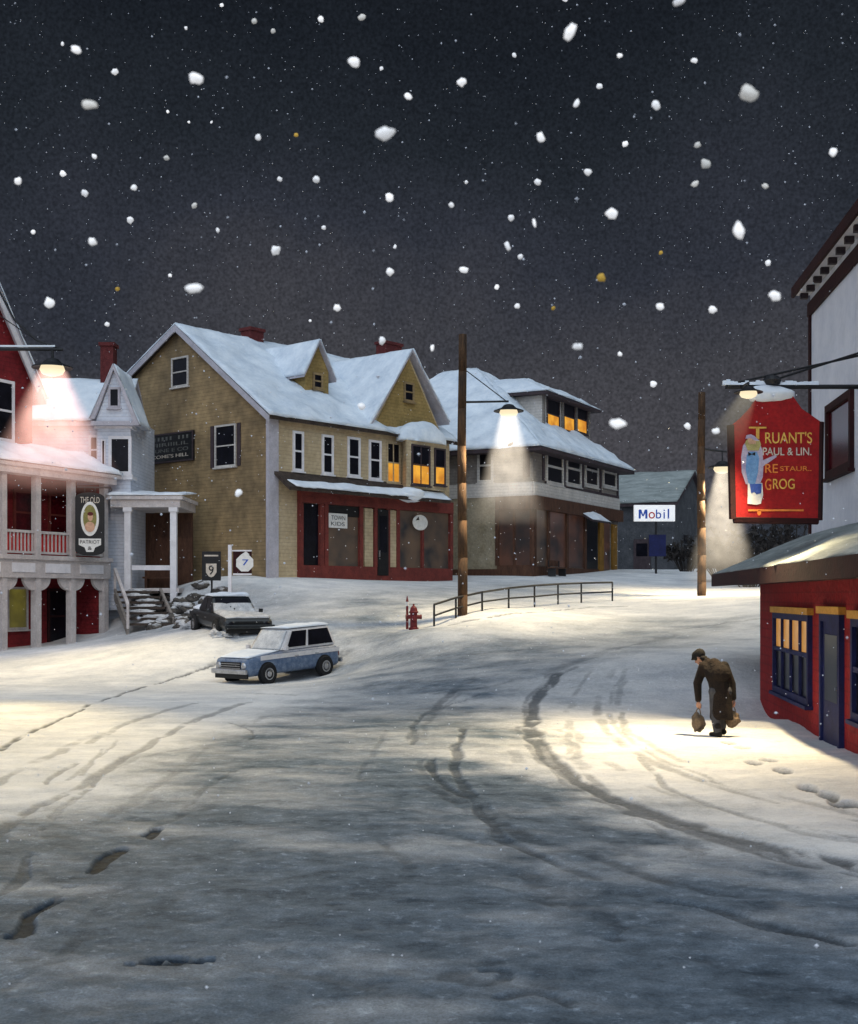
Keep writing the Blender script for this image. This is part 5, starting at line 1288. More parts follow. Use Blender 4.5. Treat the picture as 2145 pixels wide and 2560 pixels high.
# ------------------------------------------------------------------ cars
def make_car(name, loc, rz, label, L, W, H, kind, pitch=0):
    c = empty(name, loc, rz, label, 'car'); c.rotation_euler = (0, pitch, rz)
    lo = M['carblue'] if kind == 'wagon' else M['cardark']; up_ = M['carwhite'] if kind == 'wagon' else M['cardark']
    hl = L / 2; hw = W / 2; wr = .31; xf, xr = hl * .62, -hl * .62
    belt = H * .60; sill = .26
    # body shell: stations along x with width / z rows
    st = [(hl, .86, belt * .70), (hl * .97, .95, belt * .86), (hl * .78, 1.0, belt * .93), (hl * .30, 1.0, belt), (-hl * .5, 1.0, belt), (-hl * .93, .98, belt * .99), (-hl, .90, belt * .90)]
    vs = []; n = 8
    for x, wf, zt in st:
        w_ = hw * wf
        prof = [(w_ * .80, sill), (w_ * .97, sill + .08), (w_, sill + (zt - sill) * .45), (w_ * .985, zt - (zt - sill) * .18), (w_ * .90, zt)]
        vs += [(x, y, z) for y, z in prof] + [(x, -y, z) for y, z in prof[::-1]]
    m_ = 10; fs = []
    for i in range(len(st) - 1):
        for j in range(m_):
            fs.append((i * m_ + j, i * m_ + (j + 1) % m_, (i + 1) * m_ + (j + 1) % m_, (i + 1) * m_ + j))
    fs += [tuple(range(m_)), tuple(range((len(st) - 1) * m_, len(st) * m_))[::-1]]
    body = MB().add(vs, fs).build('body', lo, c, smooth=False, bevel=.06)
    q = MB()      # pale upper belt
    for s_ in (-1, 1): q.box((-hl * .97, s_ * hw * .995 - .006, belt - .20), (hl * .75, s_ * hw * .995 + .006, belt - .07))
    q.build('side_trim', up_ if kind == 'wagon' else M['cardark'], body)
    # cabin
    x0, x1 = (hl * .30, -hl * .96) if kind == 'wagon' else (hl * .28, -hl * .62)
    t0, t1 = (hl * .05, -hl * .84) if kind == 'wagon' else (hl * .0, -hl * .38)
    cw, tw = hw * .90, hw * .76
    bot = [(x0, cw, belt - .01), (x0, -cw, belt - .01), (x1, -cw, belt - .01), (x1, cw, belt - .01)]; top = [(t0, tw, H), (t0, -tw, H), (t1, -tw, H), (t1, tw, H)]
    q = MB(); q.hexa(bot + top); q.build('cabin', up_, c, bevel=.09)
    B_ = [Vector(v) for v in bot]; T_ = [Vector(v) for v in top]
    def glass(i, j, s0, s1, f0=.14, f1=.88, nm='window'):
        P = lambda s, t: (B_[i].lerp(B_[j], s)).lerp(T_[i].lerp(T_[j], s), t)
        a, b, d, e = P(s0, f0), P(s1, f0), P(s1, f1), P(s0, f1); nn = (b - a).cross(e - a).normalized(); ce = (a + b + d + e) / 4
        if nn.dot(ce - Vector(((x0 + x1) / 2, 0, belt))) < 0: nn = -nn
        q = MB(); q.hexa([a - nn * .02, b - nn * .02, d - nn * .02, e - nn * .02, a + nn * .012, b + nn * .012, d + nn * .012, e + nn * .012]); q.build(nm, M['glass'], c)
    glass(0, 1, .08, .92, nm='windscreen'); glass(2, 3, .08, .92, nm='rear_window')
    for (i, j) in ((3, 0), (1, 2)):
        cuts = ((.06, .52), (.57, .90)) if (i, j) == (3, 0) else ((.10, .43), (.48, .94))
        for a, b in cuts: glass(i, j, a, b)
    # wheels
    for x in (xf, xr):
        for s_ in (-1, 1):
            q = MB(); q.lathe([(wr * 1.12, -.02), (wr * 1.12, .012), (.02, .012)], (x, s_ * hw, wr), 20, 'y'); q.build('wheel_arch', M['rubber'], c)
            y = s_ * (hw - .02)
            q = MB(); q.lathe([(wr * .6, -.10), (wr * .93, -.10), (wr, -.06), (wr, .06), (wr * .93, .10), (wr * .6, .10)], (x, y, wr), 22, 'y'); w_ = q.build('wheel', M['rubber'], c, smooth=False)
            q = MB(); q.lathe([(.02, .108), (wr * .2, .112), (wr * .34, .09), (wr * .5, .103), (wr * .56, .10)] if s_ > 0 else [(.02, -.108), (wr * .2, -.112), (wr * .34, -.09), (wr * .5, -.103), (wr * .56, -.10)], (x, y, wr), 18, 'y'); q.build('rim', M['chrome'], w_)
    # front
    q = MB(); q.box((hl - .02, -hw * .55, belt * .52), (hl + .025, hw * .55, belt * .76)); gr_ = q.build('grille', M['black'], c)
    q = MB()
    for i in range(3): q.box((hl + .025, -hw * .54, belt * (.56 + .07 * i)), (hl + .035, hw * .54, belt * (.575 + .07 * i)))
    q.build('slat', M['chrome'] if kind == 'wagon' else M['cardark'], gr_)
    for s_ in (-1, 1):
        q = MB(); q.lathe([(.02, .05), (.07, .045), (.10, .02), (.10, -.06)], (hl - .015, s_ * hw * .70, belt * .64), 16, 'x'); q.build('headlight', M['chrome'] if kind == 'wagon' else M['glass'], c)
        q = MB(); q.box((-hl - .012, s_ * hw * .82 - .06, belt * .62), (-hl + .05, s_ * hw * .82 + .06, belt * .80)); q.build('tail_light', M['hydrant'], c)
    for x, nm in ((hl + .04, 'bumper'), (-hl - .12, 'bumper')):
        q = MB(); q.box((x, -hw * .98, .36), (x + .09, hw * .98, .50)); q.build(nm, M['chrome'] if kind == 'wagon' else M['cardark'], c, bevel=.03)
    q = MB(); q.box((hl - .03, -hw * .9, .22), (hl + .03, hw * .9, .35)); q.build('valance', M['black'], c)
    for s_ in (1, -1):
        q = MB(); q.box((hl * .22, s_ * (hw + .05) - .06, belt + .02), (hl * .27, s_ * (hw + .05) + .06, belt + .14)); q.build('mirror', up_, c)
        for x in (hl * .0, -hl * .45):
            q = MB(); q.box((x - .08, s_ * (hw + .012) - .012, belt - .19), (x + .06, s_ * (hw + .012) + .012, belt - .16)); q.build('handle', M['chrome'], c)
    # snow
    th = .085 if kind == 'wagon' else .15
    snow_sheet(c, (t0 + .04, -tw, H), (t0 + .04, tw, H), (t1, tw, H), (t1, -tw, H), th, 14, 20, M['snow'], .04, 80)
    P = lambda s, t: (B_[0].lerp(B_[1], s)).lerp(T_[0].lerp(T_[1], s), t)
    if kind == 'wagon': snow_sheet(c, P(.97, .03), P(.03, .03), P(.03, .93), P(.97, .93), .035, 14, 10, M['cardice'], .02, 84)
    snow_sheet(c, (hl * .95, -hw * .86, belt * .87), (hl * .95, hw * .86, belt * .87), (x0 + .02, hw * .86, belt + .0), (x0 + .02, -hw * .86, belt + .0), th, 16, 14, M['snow'] if kind == 'wagon' else M['cardice'], .03, 81)
    if kind != 'wagon':
        P = lambda s, t: (B_[0].lerp(B_[1], s)).lerp(T_[0].lerp(T_[1], s), t)
        snow_sheet(c, P(.98, .02), P(.02, .02), P(.02, .60), P(.98, .60), .06, 12, 8, M['cardice'], .02, 82)
        snow_sheet(c, (-hl * .95, hw * .86, belt), (-hl * .95, -hw * .86, belt), (x1, -hw * .86, belt), (x1, hw * .86, belt), th, 12, 8, M['snow'], .03, 83)
    return c
fw = on_ground(*cp(11, 430, 577)); rw = on_ground(*cp(11, 690, 505))
thc = math.radians(-90 - 40)        # heading towards the viewer and to the left
hd_v = Vector((math.cos(thc), math.sin(thc), 0)); lf_v = Vector((-hd_v.y, hd_v.x, 0))
CLen, CW, CH = 3.75, 1.52, 1.52
ctr = fw - hd_v * (CLen / 2 * .62) - lf_v * (CW / 2)
zf_ = gz(*(ctr + hd_v * 1.15)[:2]); zr__ = gz(*(ctr - hd_v * 1.15)[:2])
make_car('parked_car', (ctr.x, ctr.y, (zf_ + zr__) / 2 - .02), thc, 'blue and white estate car driving with snow on its bonnet', CLen, CW, CH, 'wagon', math.atan2(zr__ - zf_, 2.3)).name = 'estate_car'
dk_ = on_ground(*cp(14, 610, 690)); th2 = math.radians(-90 + 26)
h2 = Vector((math.cos(th2), math.sin(th2), 0)); c2_ = dk_ - h2 * 1.9
za, zb_ = gz(*(c2_ + h2 * 1.3)[:2]), gz(*(c2_ - h2 * 1.3)[:2])
make_car('parked_car', (c2_.x, c2_.y, (za + zb_) / 2 - .24), th2, 'dark parked saloon half buried in snow behind the blue car', 4.2, 1.75, 1.32, 'sedan', math.atan2(zb_ - za, 2.6))

for i, (x, y, w, h, lab) in enumerate(((470, 690, 95, 50, 'heap of ploughed grey snow against the left flank of the dark car'), (250, 640, 110, 40, 'long heap of dirty snow in front of the porch stairs'), (690, 600, 60, 44, 'heap of grey snow at the right front corner of the dark car'))):
    g_ = on_ground(*cp(14, x, y)); s_ = g_.y / F / CROPS[14][2] / 2.128
    tag(blob('snow_heap', g_, (w * s_, w * s_ * .9, h * s_), M['cardice'], None, 70 + i, .5, 5, 1.8), lab, 'snow heap', 'heaps of ploughed snow')
# ------------------------------------------------------------------ the walker
gp_ = on_ground(846, 866)
pr = Vector((gp_.x, gp_.y, gp_.z))
def hand(w, down, fwd, side, s=1.0):
    """palm with five curled fingers round a bag handle"""
    w = Vector(w); d = Vector(down).normalized(); f_ = Vector(fwd).normalized(); sd = Vector(side).normalized()
    segs = [(w, w + d * .05, .028, .034), (w + d * .05 - f_ * .02, w + d * .09 - f_ * .025, .026, .022), (w + d * .05 + f_ * .02, w + d * .09 + f_ * .025, .026, .022)]
    for i, ln in enumerate((.030, .036, .034, .026)):
        k = w + d * .09 + f_ * (-.034 + .0225 * i)
        m1 = k + d * ln + sd * .006; m2 = m1 + d * ln * .25 + sd * ln * .75; m3 = m2 - d * ln * .6 + sd * .006
        segs += [(k, m1, .0105, .0100), (m1, m2, .0100, .0095), (m2, m3, .0095, .0085)]
    t0 = w + d * .03 - f_ * .03; t1 = t0 - f_ * .022 + d * .03 + sd * .012; t2 = t1 + d * .028 + sd * .016 + f_ * .012
    segs += [(t0, t1, .014, .012), (t1, t2, .012, .010)]
    return segs
LFt, RFt = Vector((-.06, -.05, 0)), Vector((.09, .26, .02))
hipL, hipR = Vector((-.07, .10, .80)), Vector((.12, .10, .80))
kL, kR = Vector((-.08, .08, .43)), Vector((.12, .25, .44))
pel = Vector((.02, .10, .84)); chest = Vector((-.04, .20, 1.14)); nk = Vector((-.15, .31, 1.30)); hd0 = Vector((-.26, .40, 1.37))
shL, shR = Vector((-.27, .27, 1.24)), Vector((.12, .20, 1.25)); elL, elR = Vector((-.34, .30, .94)), Vector((.25, .20, .93)); wrL, wrR = Vector((-.33, .27, .62)), Vector((.27, .16, .66))
segs = [(LFt + Vector((0, 0, .08)), kL, .045, .06), (kL, hipL, .065, .085), (RFt + Vector((0, 0, .08)), kR, .045, .06), (kR, hipR, .065, .085),
        (hipL, pel, .09, .11), (hipR, pel, .09, .11), (pel, chest, .13, .14), (chest, nk, .14, .06), (nk, hd0, .055, .06), (chest, shL, .10, .06), (chest, shR, .10, .06),
        (shL, elL, .058, .045), (elL, wrL, .043, .028), (shR, elR, .058, .045), (elR, wrR, .043, .028)]
# head: skull, jaw, nose, ears; looking down and ahead (left)
hv_ = Vector((-.75, .55, -.62)).normalized(); up_h = Vector((-.42, .30, .86)).normalized(); sd_h = hv_.cross(up_h).normalized()
segs += [(hd0 + up_h * .05 - hv_ * .02, hd0 + up_h * .05 + hv_ * .03, .085, .075), (hd0 - up_h * .03 + hv_ * .045, hd0 - up_h * .05 + hv_ * .06, .048, .036), (hd0 + up_h * .03 + hv_ * .10, hd0 + hv_ * .118, .012, .015),
         (hd0 + sd_h * .082, hd0 + sd_h * .088 + up_h * .03, .014, .018), (hd0 - sd_h * .082, hd0 - sd_h * .088 + up_h * .03, .014, .018), (hd0 - up_h * .025 + hv_ * .095 - sd_h * .02, hd0 - up_h * .025 + hv_ * .095 + sd_h * .02, .011, .011)]
dn = Vector((0, 0, -1))
segs += hand(wrL, dn, (-.6, .8, 0), (.8, .6, 0)) + hand(wrR, dn, (-.6, .8, 0), (-.8, -.6, 0))
per = capsules(segs, 'person', M['skin'], .0075, smooth=2); per.location = pr
tag(per, 'stooped person in long brown coat and dark cap carrying two bags', 'person')
capsules([(LFt + Vector((0, 0, .12)), kL, .075, .085), (kL, hipL, .085, .11), (RFt + Vector((0, 0, .12)), kR, .075, .085), (kR, hipR, .085, .11), (hipL, hipR, .12, .12)], 'trousers', M['trouser'], .016, per)
for nm, ft, dr_ in (('boot', LFt, Vector((-.5, .85, 0))), ('boot', RFt, Vector((-.5, .85, 0)))):
    d_ = dr_.normalized(); capsules([(ft - d_ * .05 + Vector((0, 0, .05)), ft + d_ * .15 + Vector((0, 0, .045)), .055, .045), (ft + Vector((0, 0, .06)), ft + Vector((0, 0, .2)), .06, .066)], nm, M['cap'], .012, per)
cx_ = Vector((.03, .11, 0))
def skirt(bm):
    rows = [(.30, .205, .185, (.045, .10)), (.45, .20, .18, (.045, .10)), (.62, .195, .175, (.04, .11)), (.80, .185, .17, (.03, .12)), (.95, .19, .165, (.01, .15)), (1.08, .20, .165, (-.03, .18)), (1.20, .20, .15, (-.07, .22)), (1.27, .16, .12, (-.10, .26)), (1.31, .09, .08, (-.13, .29))]
    n = 28; R_ = []
    for z, rx, ry, c in rows:
        ring = []
        for i in range(n):
            t = 2 * math.pi * i / n; fl = 1 + .06 * math.sin(5 * t + 1) * max(0, (1.0 - z))
            ring.append(bm.verts.new((c[0] + rx * fl * math.cos(t), c[1] + ry * fl * math.sin(t), z + .02 * math.sin(3 * t) * (z < .4))))
        R_.append(ring)
    for a, b in zip(R_[:-1], R_[1:]):
        for i in range(n): bm.faces.new((a[i], a[(i + 1) % n], b[(i + 1) % n], b[i]))
    bm.faces.new(R_[0][::-1]); bm.faces.new(R_[-1])
coat = capsules([(shL + Vector((.03, 0, .0)), elL, .092, .080), (elL, wrL + Vector((0, 0, .03)), .080, .062), (shR, elR, .092, .080), (elR, wrR + Vector((0, 0, .03)), .080, .062), (nk - Vector((-.02, .02, .03)), nk + Vector((-.02, .02, .02)), .10, .088), (Vector((.02, .12, 1.12)), Vector((-.06, .22, 1.27)), .19, .13)], 'coat', M['coat'], .016, per, 3, skirt)
hc = hd0 + up_h * .085
capsules([(hc - hv_ * .03, hc + hv_ * .03, .104, .100), (hc - up_h * .0 + hv_ * .10 - sd_h * .05, hc + hv_ * .10 + sd_h * .05, .028, .028), (hc + hv_ * .14 - sd_h * .03 - up_h * .01, hc + hv_ * .14 + sd_h * .03 - up_h * .01, .02, .02)], 'cap', M['cap'], .012, per)
capsules([(hd0 - hv_ * .06 - up_h * .02 - sd_h * .05, hd0 - hv_ * .06 - up_h * .02 + sd_h * .05, .05, .05)], 'hair', M['cap'], .012, per)
for (wp, lab, sz) in ((wrL, 'dark lumpy bag hanging from the walker\'s outstretched left hand', (.105, .085, .16)), (wrR, 'brown shopping bag held behind the walker on the building side', (.12, .09, .13))):
    b0 = pr + wp + Vector((0, 0, -.125))
    bg = empty('bag', b0, 0, lab, 'bag', 'bags carried by the walker')
    q = MB(); cz = -.16 - sz[2] * .6
    bl = blob('sack', (0, 0, cz), sz, M['bag'], bg, int(wp.x * 10) + 5, .35, 4, 1.3)
    q = MB(); q.pipe([Vector((-.05, 0, -.17)), Vector((-.03, 0, -.04)), Vector((0, 0, .0)), Vector((.03, 0, -.04)), Vector((.05, 0, -.17))], .010, 6); q.build('handle', M['bag'], bg)

# ------------------------------------------------------------------ rocks, slush lumps
rocks = [(13, 620, 900, 55, 20), (13, 740, 870, 70, 24), (13, 690, 960, 60, 22), (13, 800, 940, 60, 26), (13, 610, 1000, 60, 22), (13, 770, 1020, 75, 28), (13, 840, 1060, 60, 26), (13, 650, 1070, 55, 20),
         (14, 250, 440, 60, 22), (14, 330, 470, 60, 26), (14, 150, 470, 60, 24), (14, 90, 540, 70, 28), (14, 230, 560, 60, 26), (14, 340, 590, 50, 24), (14, 150, 600, 55, 22), (14, 560, 440, 60, 18), (14, 440, 400, 70, 24), (14, 290, 360, 60, 24), (14, 60, 430, 60, 26), (14, 180, 520, 80, 30), (14, 420, 500, 60, 26), (14, 30, 620, 70, 26)]
words_ = ['squat dark rock with snow cap', 'long grey rock dusted with snow', 'rounded dark rock', 'jagged rock half buried in snow']
where = ['beside the foot of the porch stairs', 'just below the porch railing', 'in the middle of the bank below the porch', 'at the upper edge of the bank', 'lowest by the stair foot', 'low on the bank right of the stairs', 'at the right foot of the bank', 'at the base of the stair stringer',
         'below the black route sign', 'behind the dark parked car', 'under the right porch post', 'left of the parked car by the bank', 'beside the bonnet of the dark car', 'touching the dark car front', 'nearest the open road below the bank', 'below the emblem sign post', 'between the two small street signs', 'just left of the black route sign foot', 'nearest the right porch post base', 'largest in the bank behind the dark car', 'on the bonnet side of the dark car', 'lowest of all before the stairs']
for i, (k, x, y, w, h) in enumerate(rocks):
    g_ = on_ground(*cp(k, x, y)); s_ = g_.y / F / CROPS[k][2] / 2.128
    rt = blob('rock', g_ + Vector((0, 0, .05)), (w * s_ * 1.0, w * s_ * .9, h * s_ * 1.5), M['rock'], None, i, .5, 3, 1.4)
    tag(rt, words_[i % 4] + ' ' + where[i], 'rock', 'rocks on the bank below the porch')
    sn = blob('snow', (0, -.02 * w * s_, h * s_ * .75), (w * s_ * .8, w * s_ * .75, h * s_ * .8), M['cardice'], rt, i + 30, .4, 3, 1.6)
# ------------------------------------------------------------------ bare bushes behind the far pole
def bush(px, py, Y, w, h, label, seed, snowy=.3):
    random.seed(seed)
    x, y = at(px, py, Y)[:2]
    b_ = empty('bush', (x, y, gz(x, y)), 0, label, 'bush', 'bare bushes beside the filling station')
    tw = MB(); lf = MB()
    for i in range(26):
        a = random.uniform(0, 6.28); r = random.uniform(.1, 1) ** .7 * w; t = Vector((math.cos(a) * r, math.sin(a) * r * .8, h * (1.05 - .55 * (r / w) ** 2) * random.uniform(.7, 1.1)))
        s0 = Vector((math.cos(a) * r * .25, math.sin(a) * r * .25, -.1)); mid_ = s0.lerp(t, .5) + Vector((0, 0, .15 * h)); tw.pipe([s0, mid_, t], .035, 5)
        for j in range(22):
            c = mid_.lerp(t, random.uniform(-.4, 1.1)); d = Vector((random.gauss(0, 1), random.gauss(0, 1), random.gauss(.5, .7))).normalized() * random.uniform(.25, .6)
            tw.tube(c, c + d, .018, .006, 3)
            if random.random() < .55:
                e = c + d * random.uniform(.3, 1); u_ = d.orthogonal().normalized() * random.uniform(.06, .16); v_ = d.cross(u_).normalized() * random.uniform(.06, .16)
                lf.add([e - u_, e + v_, e + u_, e - v_], [(0, 1, 2, 3)])
    tw.build('twigs', M['twig'], b_); lf.build('snow', M['cardice'] if snowy > .4 else M['twig'], b_)
for i, a in enumerate([(852, 668, 68, 1.6, 2.3, 'snow dusted bare bush right of the distant pole'), (880, 672, 64, 1.7, 2.0, 'low dark bush just left of the red shop roof'), (905, 668, 72, 2.0, 3.0, 'tall bare bush above the red shop eave'), (935, 664, 70, 2.2, 3.4, 'bare bush under the right part of the red signboard'), (806, 678, 80, 1.5, 2.0, 'bare bush at the gable end of the filling station'), (866, 655, 84, 2.4, 3.2, 'far bare bush under the distant lamp')]):
    bush(*a, 100 + i, .2)

# ------------------------------------------------------------------ falling snow
FL = [(16, x, y, w, h, k) for x, y, w, h, k in [
    (180, 117, 28, 20, 0), (270, 168, 18, 16, 0), (461, 184, 36, 26, 0), (211, 246, 38, 22, 1), (833, 145, 34, 24, 0), (903, 313, 58, 30, 0), (959, 226, 18, 20, 0), (896, 161, 10, 10, 0), (850, 41, 20, 16, 1), (754, 45, 18, 14, 0),
    (598, 50, 14, 14, 1), (642, 73, 12, 12, 1), (607, 323, 18, 16, 0), (696, 317, 12, 10, 2), (657, 421, 14, 14, 0), (743, 422, 18, 18, 0), (916, 464, 24, 20, 0), (761, 535, 12, 12, 0), (648, 588, 26, 24, 0), (928, 580, 8, 12, 0),
    (916, 638, 20, 20, 0), (792, 723, 20, 18, 0), (898, 800, 20, 20, 0), (457, 678, 50, 22, 0), (306, 517, 18, 18, 0), (315, 441, 16, 16, 0), (391, 371, 16, 14, 1), (457, 483, 16, 14, 1), (222, 368, 14, 12, 0), (148, 408, 16, 16, 0),
    (42, 425, 20, 18, 0), (199, 454, 18, 18, 0), (78, 545, 12, 12, 0), (217, 568, 24, 20, 0), (117, 712, 28, 26, 0), (252, 762, 14, 12, 0), (276, 679, 12, 12, 2), (400, 648, 10, 10, 0), (512, 541, 10, 14, 0), (394, 262, 8, 8, 0),
    (444, 287, 8, 6, 0), (497, 287, 6, 8, 0), (147, 103, 8, 12, 0), (521, 12, 10, 10, 0), (437, 66, 8, 10, 0), (729, 754, 8, 8, 0)]]
FL += [(17, x, y, w, h, k) for x, y, w, h, k in [
    (332, 74, 24, 48, 0), (588, 4, 36, 18, 0), (449, 131, 16, 12, 0), (624, 142, 18, 12, 0), (78, 192, 24, 20, 0), (401, 203, 18, 14, 0), (347, 243, 14, 24, 0), (533, 248, 24, 20, 0), (751, 220, 40, 52, 1), (263, 322, 26, 20, 0),
    (461, 338, 18, 16, 0), (631, 341, 18, 16, 1), (651, 385, 28, 24, 1), (625, 432, 22, 14, 1), (790, 437, 18, 12, 1), (949, 358, 24, 22, 0), (373, 404, 16, 20, 0), (256, 428, 16, 18, 0), (88, 428, 10, 10, 0), (53, 481, 16, 14, 0),
    (193, 511, 18, 16, 0), (248, 524, 8, 26, 0), (185, 578, 12, 28, 0), (215, 603, 14, 14, 0), (429, 501, 30, 26, 0), (728, 541, 28, 42, 0), (797, 617, 18, 16, 0), (813, 695, 34, 26, 0), (82, 634, 24, 18, 0), (160, 674, 12, 14, 0),
    (405, 652, 22, 22, 2), (545, 593, 12, 10, 2), (208, 719, 16, 14, 0), (292, 724, 10, 12, 2), (543, 720, 24, 18, 0), (667, 727, 22, 20, 0), (349, 814, 28, 18, 0), (449, 831, 12, 14, 0), (201, 130, 12, 12, 0), (320, 0, 14, 8, 0)]]
FL += [(6, 70, 281, 70, 44, 0), (6, 342, 290, 26, 32, 0), (6, 453, 309, 28, 36, 0), (6, 208, 126, 28, 28, 0), (3, 508, 812, 40, 34, 0), (4, 420, 405, 40, 34, 0), (4, 722, 155, 18, 34, 0)]
special = {(16, 903): 'largest white snowflake, a wide oblong above the middle roofs', (16, 457): None, (17, 332): 'tall tilted white snowflake near the top edge', (17, 751): 'big pale beige angular snowflake high on the right', (17, 405): 'single amber snowflake in the sky above the corner block',
           (16, 276): 'small amber snowflake above the white house chimney', (17, 728): 'tall white snowflake left of the dark red cornice', (16, 461): 'large heart shaped white snowflake, upper left', (16, 211): 'greyish slanting snowflake in the upper left', (6, 70): 'large white snowflake beside the corner block roof end',
           (3, 508): 'white snowflake in front of the ochre gable wall', (4, 420): 'white snowflake in front of the yellow house roof', (17, 588): 'wide white snowflake cut by the top edge', (17, 813): 'wide white snowflake nearest the dark red cornice end', (16, 833): 'broad white snowflake near the upper middle'}
random.seed(11)
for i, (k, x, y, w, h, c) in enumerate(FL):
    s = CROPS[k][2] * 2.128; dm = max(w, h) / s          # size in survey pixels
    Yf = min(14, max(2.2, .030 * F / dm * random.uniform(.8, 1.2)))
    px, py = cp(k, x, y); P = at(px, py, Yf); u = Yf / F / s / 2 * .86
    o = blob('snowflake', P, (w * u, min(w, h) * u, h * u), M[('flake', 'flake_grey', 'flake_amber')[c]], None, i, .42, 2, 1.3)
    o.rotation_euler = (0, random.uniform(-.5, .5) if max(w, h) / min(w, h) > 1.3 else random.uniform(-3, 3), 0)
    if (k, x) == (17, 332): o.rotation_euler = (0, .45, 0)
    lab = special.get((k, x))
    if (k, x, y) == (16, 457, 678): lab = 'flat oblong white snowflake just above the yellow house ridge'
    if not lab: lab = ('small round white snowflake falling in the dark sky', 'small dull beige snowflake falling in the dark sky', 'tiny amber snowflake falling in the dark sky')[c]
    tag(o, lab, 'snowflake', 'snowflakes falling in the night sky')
def dust():
    n = 4200; r = np.random.default_rng(5)
    Y = 3.5 + 46 * r.random(n) ** .8; X = (r.random(n) - .5) * .92 * Y; T = r.random(n)
    Z = -2.2 + (Y * .50 + 2.2) * T
    ok = Z > ground_np(X, Y) + .1
    X, Y, Z = X[ok], Y[ok], Z[ok]; n = len(X)
    s = .0032 + .0050 * r.random(n) ** 3 + Y * .00014
    d = np.array([(1, 0, 0), (-1, 0, 0), (0, 1, 0), (0, -1, 0), (0, 0, 1), (0, 0, -1)], float)
    V = np.stack([X, Y, Z], 1)[:, None, :] + d[None] * (s[:, None, None] * (.7 + .6 * r.random((n, 6, 1))))
    f = np.array([(0, 2, 4), (2, 1, 4), (1, 3, 4), (3, 0, 4), (2, 0, 5), (1, 2, 5), (3, 1, 5), (0, 3, 5)])
    Fc = (f[None] + (np.arange(n) * 6)[:, None, None]).reshape(-1, 3)
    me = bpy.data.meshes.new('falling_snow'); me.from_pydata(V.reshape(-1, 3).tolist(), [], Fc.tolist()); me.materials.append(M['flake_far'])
    o = bpy.data.objects.new('falling_snow', me); col.objects.link(o); tag(o, 'fine specks of snow falling all through the night air', kind='stuff')
dust()

# ------------------------------------------------------------------ world, moon, camera
w = bpy.data.worlds.new('World'); scene.world = w; w.use_nodes = True
N, L = w.node_tree.nodes, w.node_tree.links
bg = N['Background']; out = N['World Output']
tc = N.new('ShaderNodeTexCoord'); sx = N.new('ShaderNodeSeparateXYZ'); L.new(tc.outputs['Generated'], sx.inputs[0])
nz = N.new('ShaderNodeTexNoise'); nz.inputs['Scale'].default_value = 3.2; nz.inputs['Detail'].default_value = 7; nz.inputs['Roughness'].default_value = .6; L.new(tc.outputs['Generated'], nz.inputs['Vector'])
ms = N.new('ShaderNodeMath'); ms.operation = 'MULTIPLY_ADD'; ms.inputs[1].default_value = .34; ms.inputs[2].default_value = -.17; L.new(nz.outputs['Fac'], ms.inputs[0])
ad = N.new('ShaderNodeMath'); ad.operation = 'ADD'; L.new(sx.outputs['Z'], ad.inputs[0]); L.new(ms.outputs[0], ad.inputs[1])
rp = N.new('ShaderNodeValToRGB'); e = rp.color_ramp.elements
e[0].position = 0; e[0].color = (.050, .052, .068, 1); e[1].position = .55; e[1].color = (.010, .012, .016, 1)
for pos, c in ((.10, (.062, .061, .071)), (.17, (.051, .052, .062)), (.25, (.028, .032, .044)), (.34, (.016, .020, .027)), (.42, (.0105, .0135, .019))):
    k = rp.color_ramp.elements.new(pos); k.color = (*c, 1)
L.new(ad.outputs[0], rp.inputs['Fac'])
n2 = N.new('ShaderNodeTexNoise'); n2.inputs['Scale'].default_value = 420; n2.inputs['Detail'].default_value = 2; L.new(tc.outputs['Generated'], n2.inputs['Vector'])
gm = N.new('ShaderNodeMapRange'); gm.inputs['From Min'].default_value = .3; gm.inputs['From Max'].default_value = .7; gm.inputs['To Min'].default_value = .72; gm.inputs['To Max'].default_value = 1.28; L.new(n2.outputs['Fac'], gm.inputs['Value'])
mg = N.new('ShaderNodeVectorMath'); mg.operation = 'SCALE'; L.new(rp.outputs['Color'], mg.inputs[0]); L.new(gm.outputs['Result'], mg.inputs['Scale'])
L.new(mg.outputs['Vector'], bg.inputs['Color']); bg.inputs['Strength'].default_value = 1.0
dt = N.new('ShaderNodeVectorMath'); dt.operation = 'DOT_PRODUCT'; dt.inputs[1].default_value = (-.80, -.55, .25); L.new(tc.outputs['Generated'], dt.inputs[0])  # unseen glow added to the sky behind left, as fill light
mxx = N.new('ShaderNodeMath'); mxx.operation = 'MAXIMUM'; mxx.inputs[1].default_value = 0; L.new(dt.outputs['Value'], mxx.inputs[0])
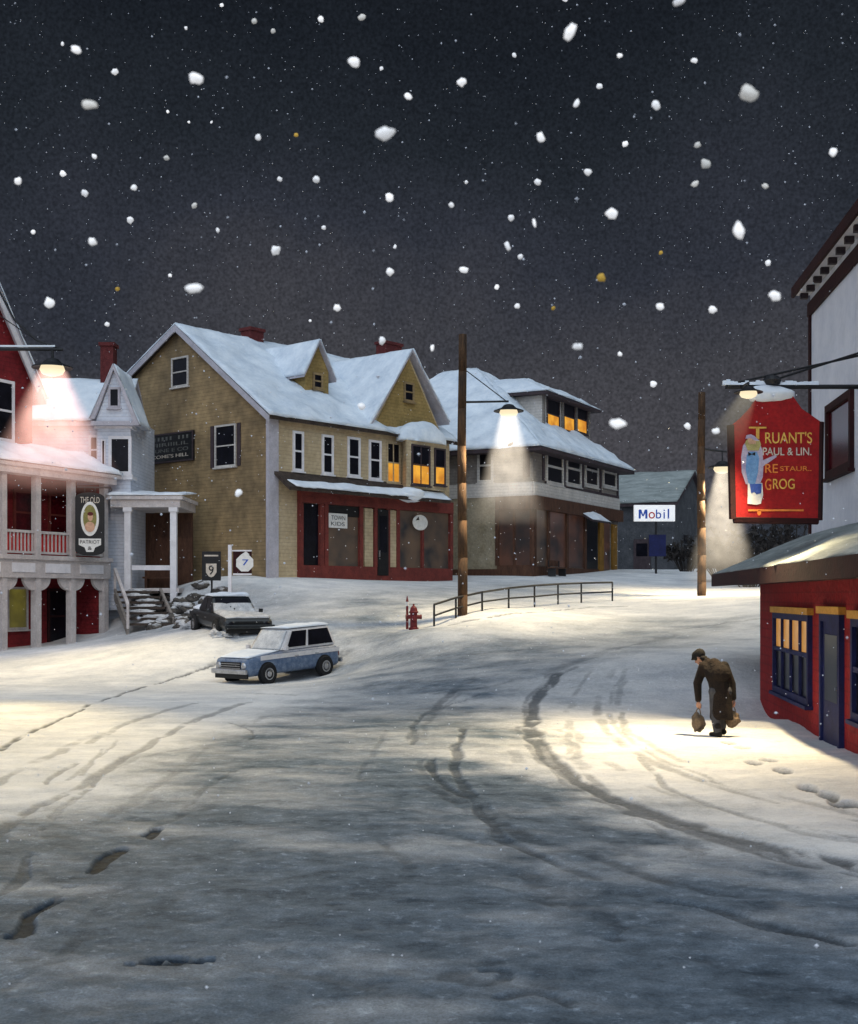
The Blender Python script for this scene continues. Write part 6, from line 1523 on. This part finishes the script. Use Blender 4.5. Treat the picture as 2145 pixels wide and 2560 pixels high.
pw = N.new('ShaderNodeMath'); pw.operation = 'POWER'; pw.inputs[1].default_value = 2.0; L.new(mxx.outputs[0], pw.inputs[0])
gc = N.new('ShaderNodeVectorMath'); gc.operation = 'SCALE'; gc.inputs[0].default_value = (.55, .62, .76); L.new(pw.outputs[0], gc.inputs['Scale'])
av = N.new('ShaderNodeVectorMath'); av.operation = 'ADD'; L.new(mg.outputs['Vector'], av.inputs[0]); L.new(gc.outputs['Vector'], av.inputs[1]); L.new(av.outputs['Vector'], bg.inputs['Color'])
sky = N.new('ShaderNodeTexSky'); sky.sky_type = 'NISHITA'; sky.sun_disc = False; sky.sun_elevation = math.radians(-6); sky.sun_rotation = math.radians(190)
b2 = N.new('ShaderNodeBackground'); b2.inputs['Strength'].default_value = .05; L.new(sky.outputs['Color'], b2.inputs['Color'])
ash = N.new('ShaderNodeAddShader'); L.new(bg.outputs[0], ash.inputs[0]); L.new(b2.outputs[0], ash.inputs[1]); L.new(ash.outputs[0], out.inputs['Surface'])

sl_ = bpy.data.lights.new('moon', 'SUN'); sl_.energy = 1.95; sl_.angle = math.radians(90); sl_.color = (.74, .87, 1.0)
so = bpy.data.objects.new('moon', sl_); col.objects.link(so)
d = Vector((-.10, .74, -.85)); so.rotation_euler = d.to_track_quat('-Z', 'Y').to_euler()

cam = bpy.data.cameras.new('camera'); cam.sensor_fit = 'HORIZONTAL'; cam.sensor_width = 36; cam.lens = 36 * F / 1008.0
cam.shift_y = (HY - 601.5) / 1008.0; cam.clip_start = .1; cam.clip_end = 9000
co = bpy.data.objects.new('camera', cam); col.objects.link(co); co.location = (0, 0, 0); co.rotation_euler = (math.pi / 2, 0, 0)
scene.camera = co
cam.dof.use_dof = True; cam.dof.focus_distance = 42; cam.dof.aperture_fstop = 8.0
scene.view_settings.view_transform = 'Standard'; scene.view_settings.look = 'None'; scene.view_settings.exposure = 0; scene.view_settings.gamma = 1
scene.cycles.use_denoising = True
scene.cycles.max_bounces = 6
scene.cycles.volume_max_steps = 128; scene.cycles.volume_step_rate = 2.0
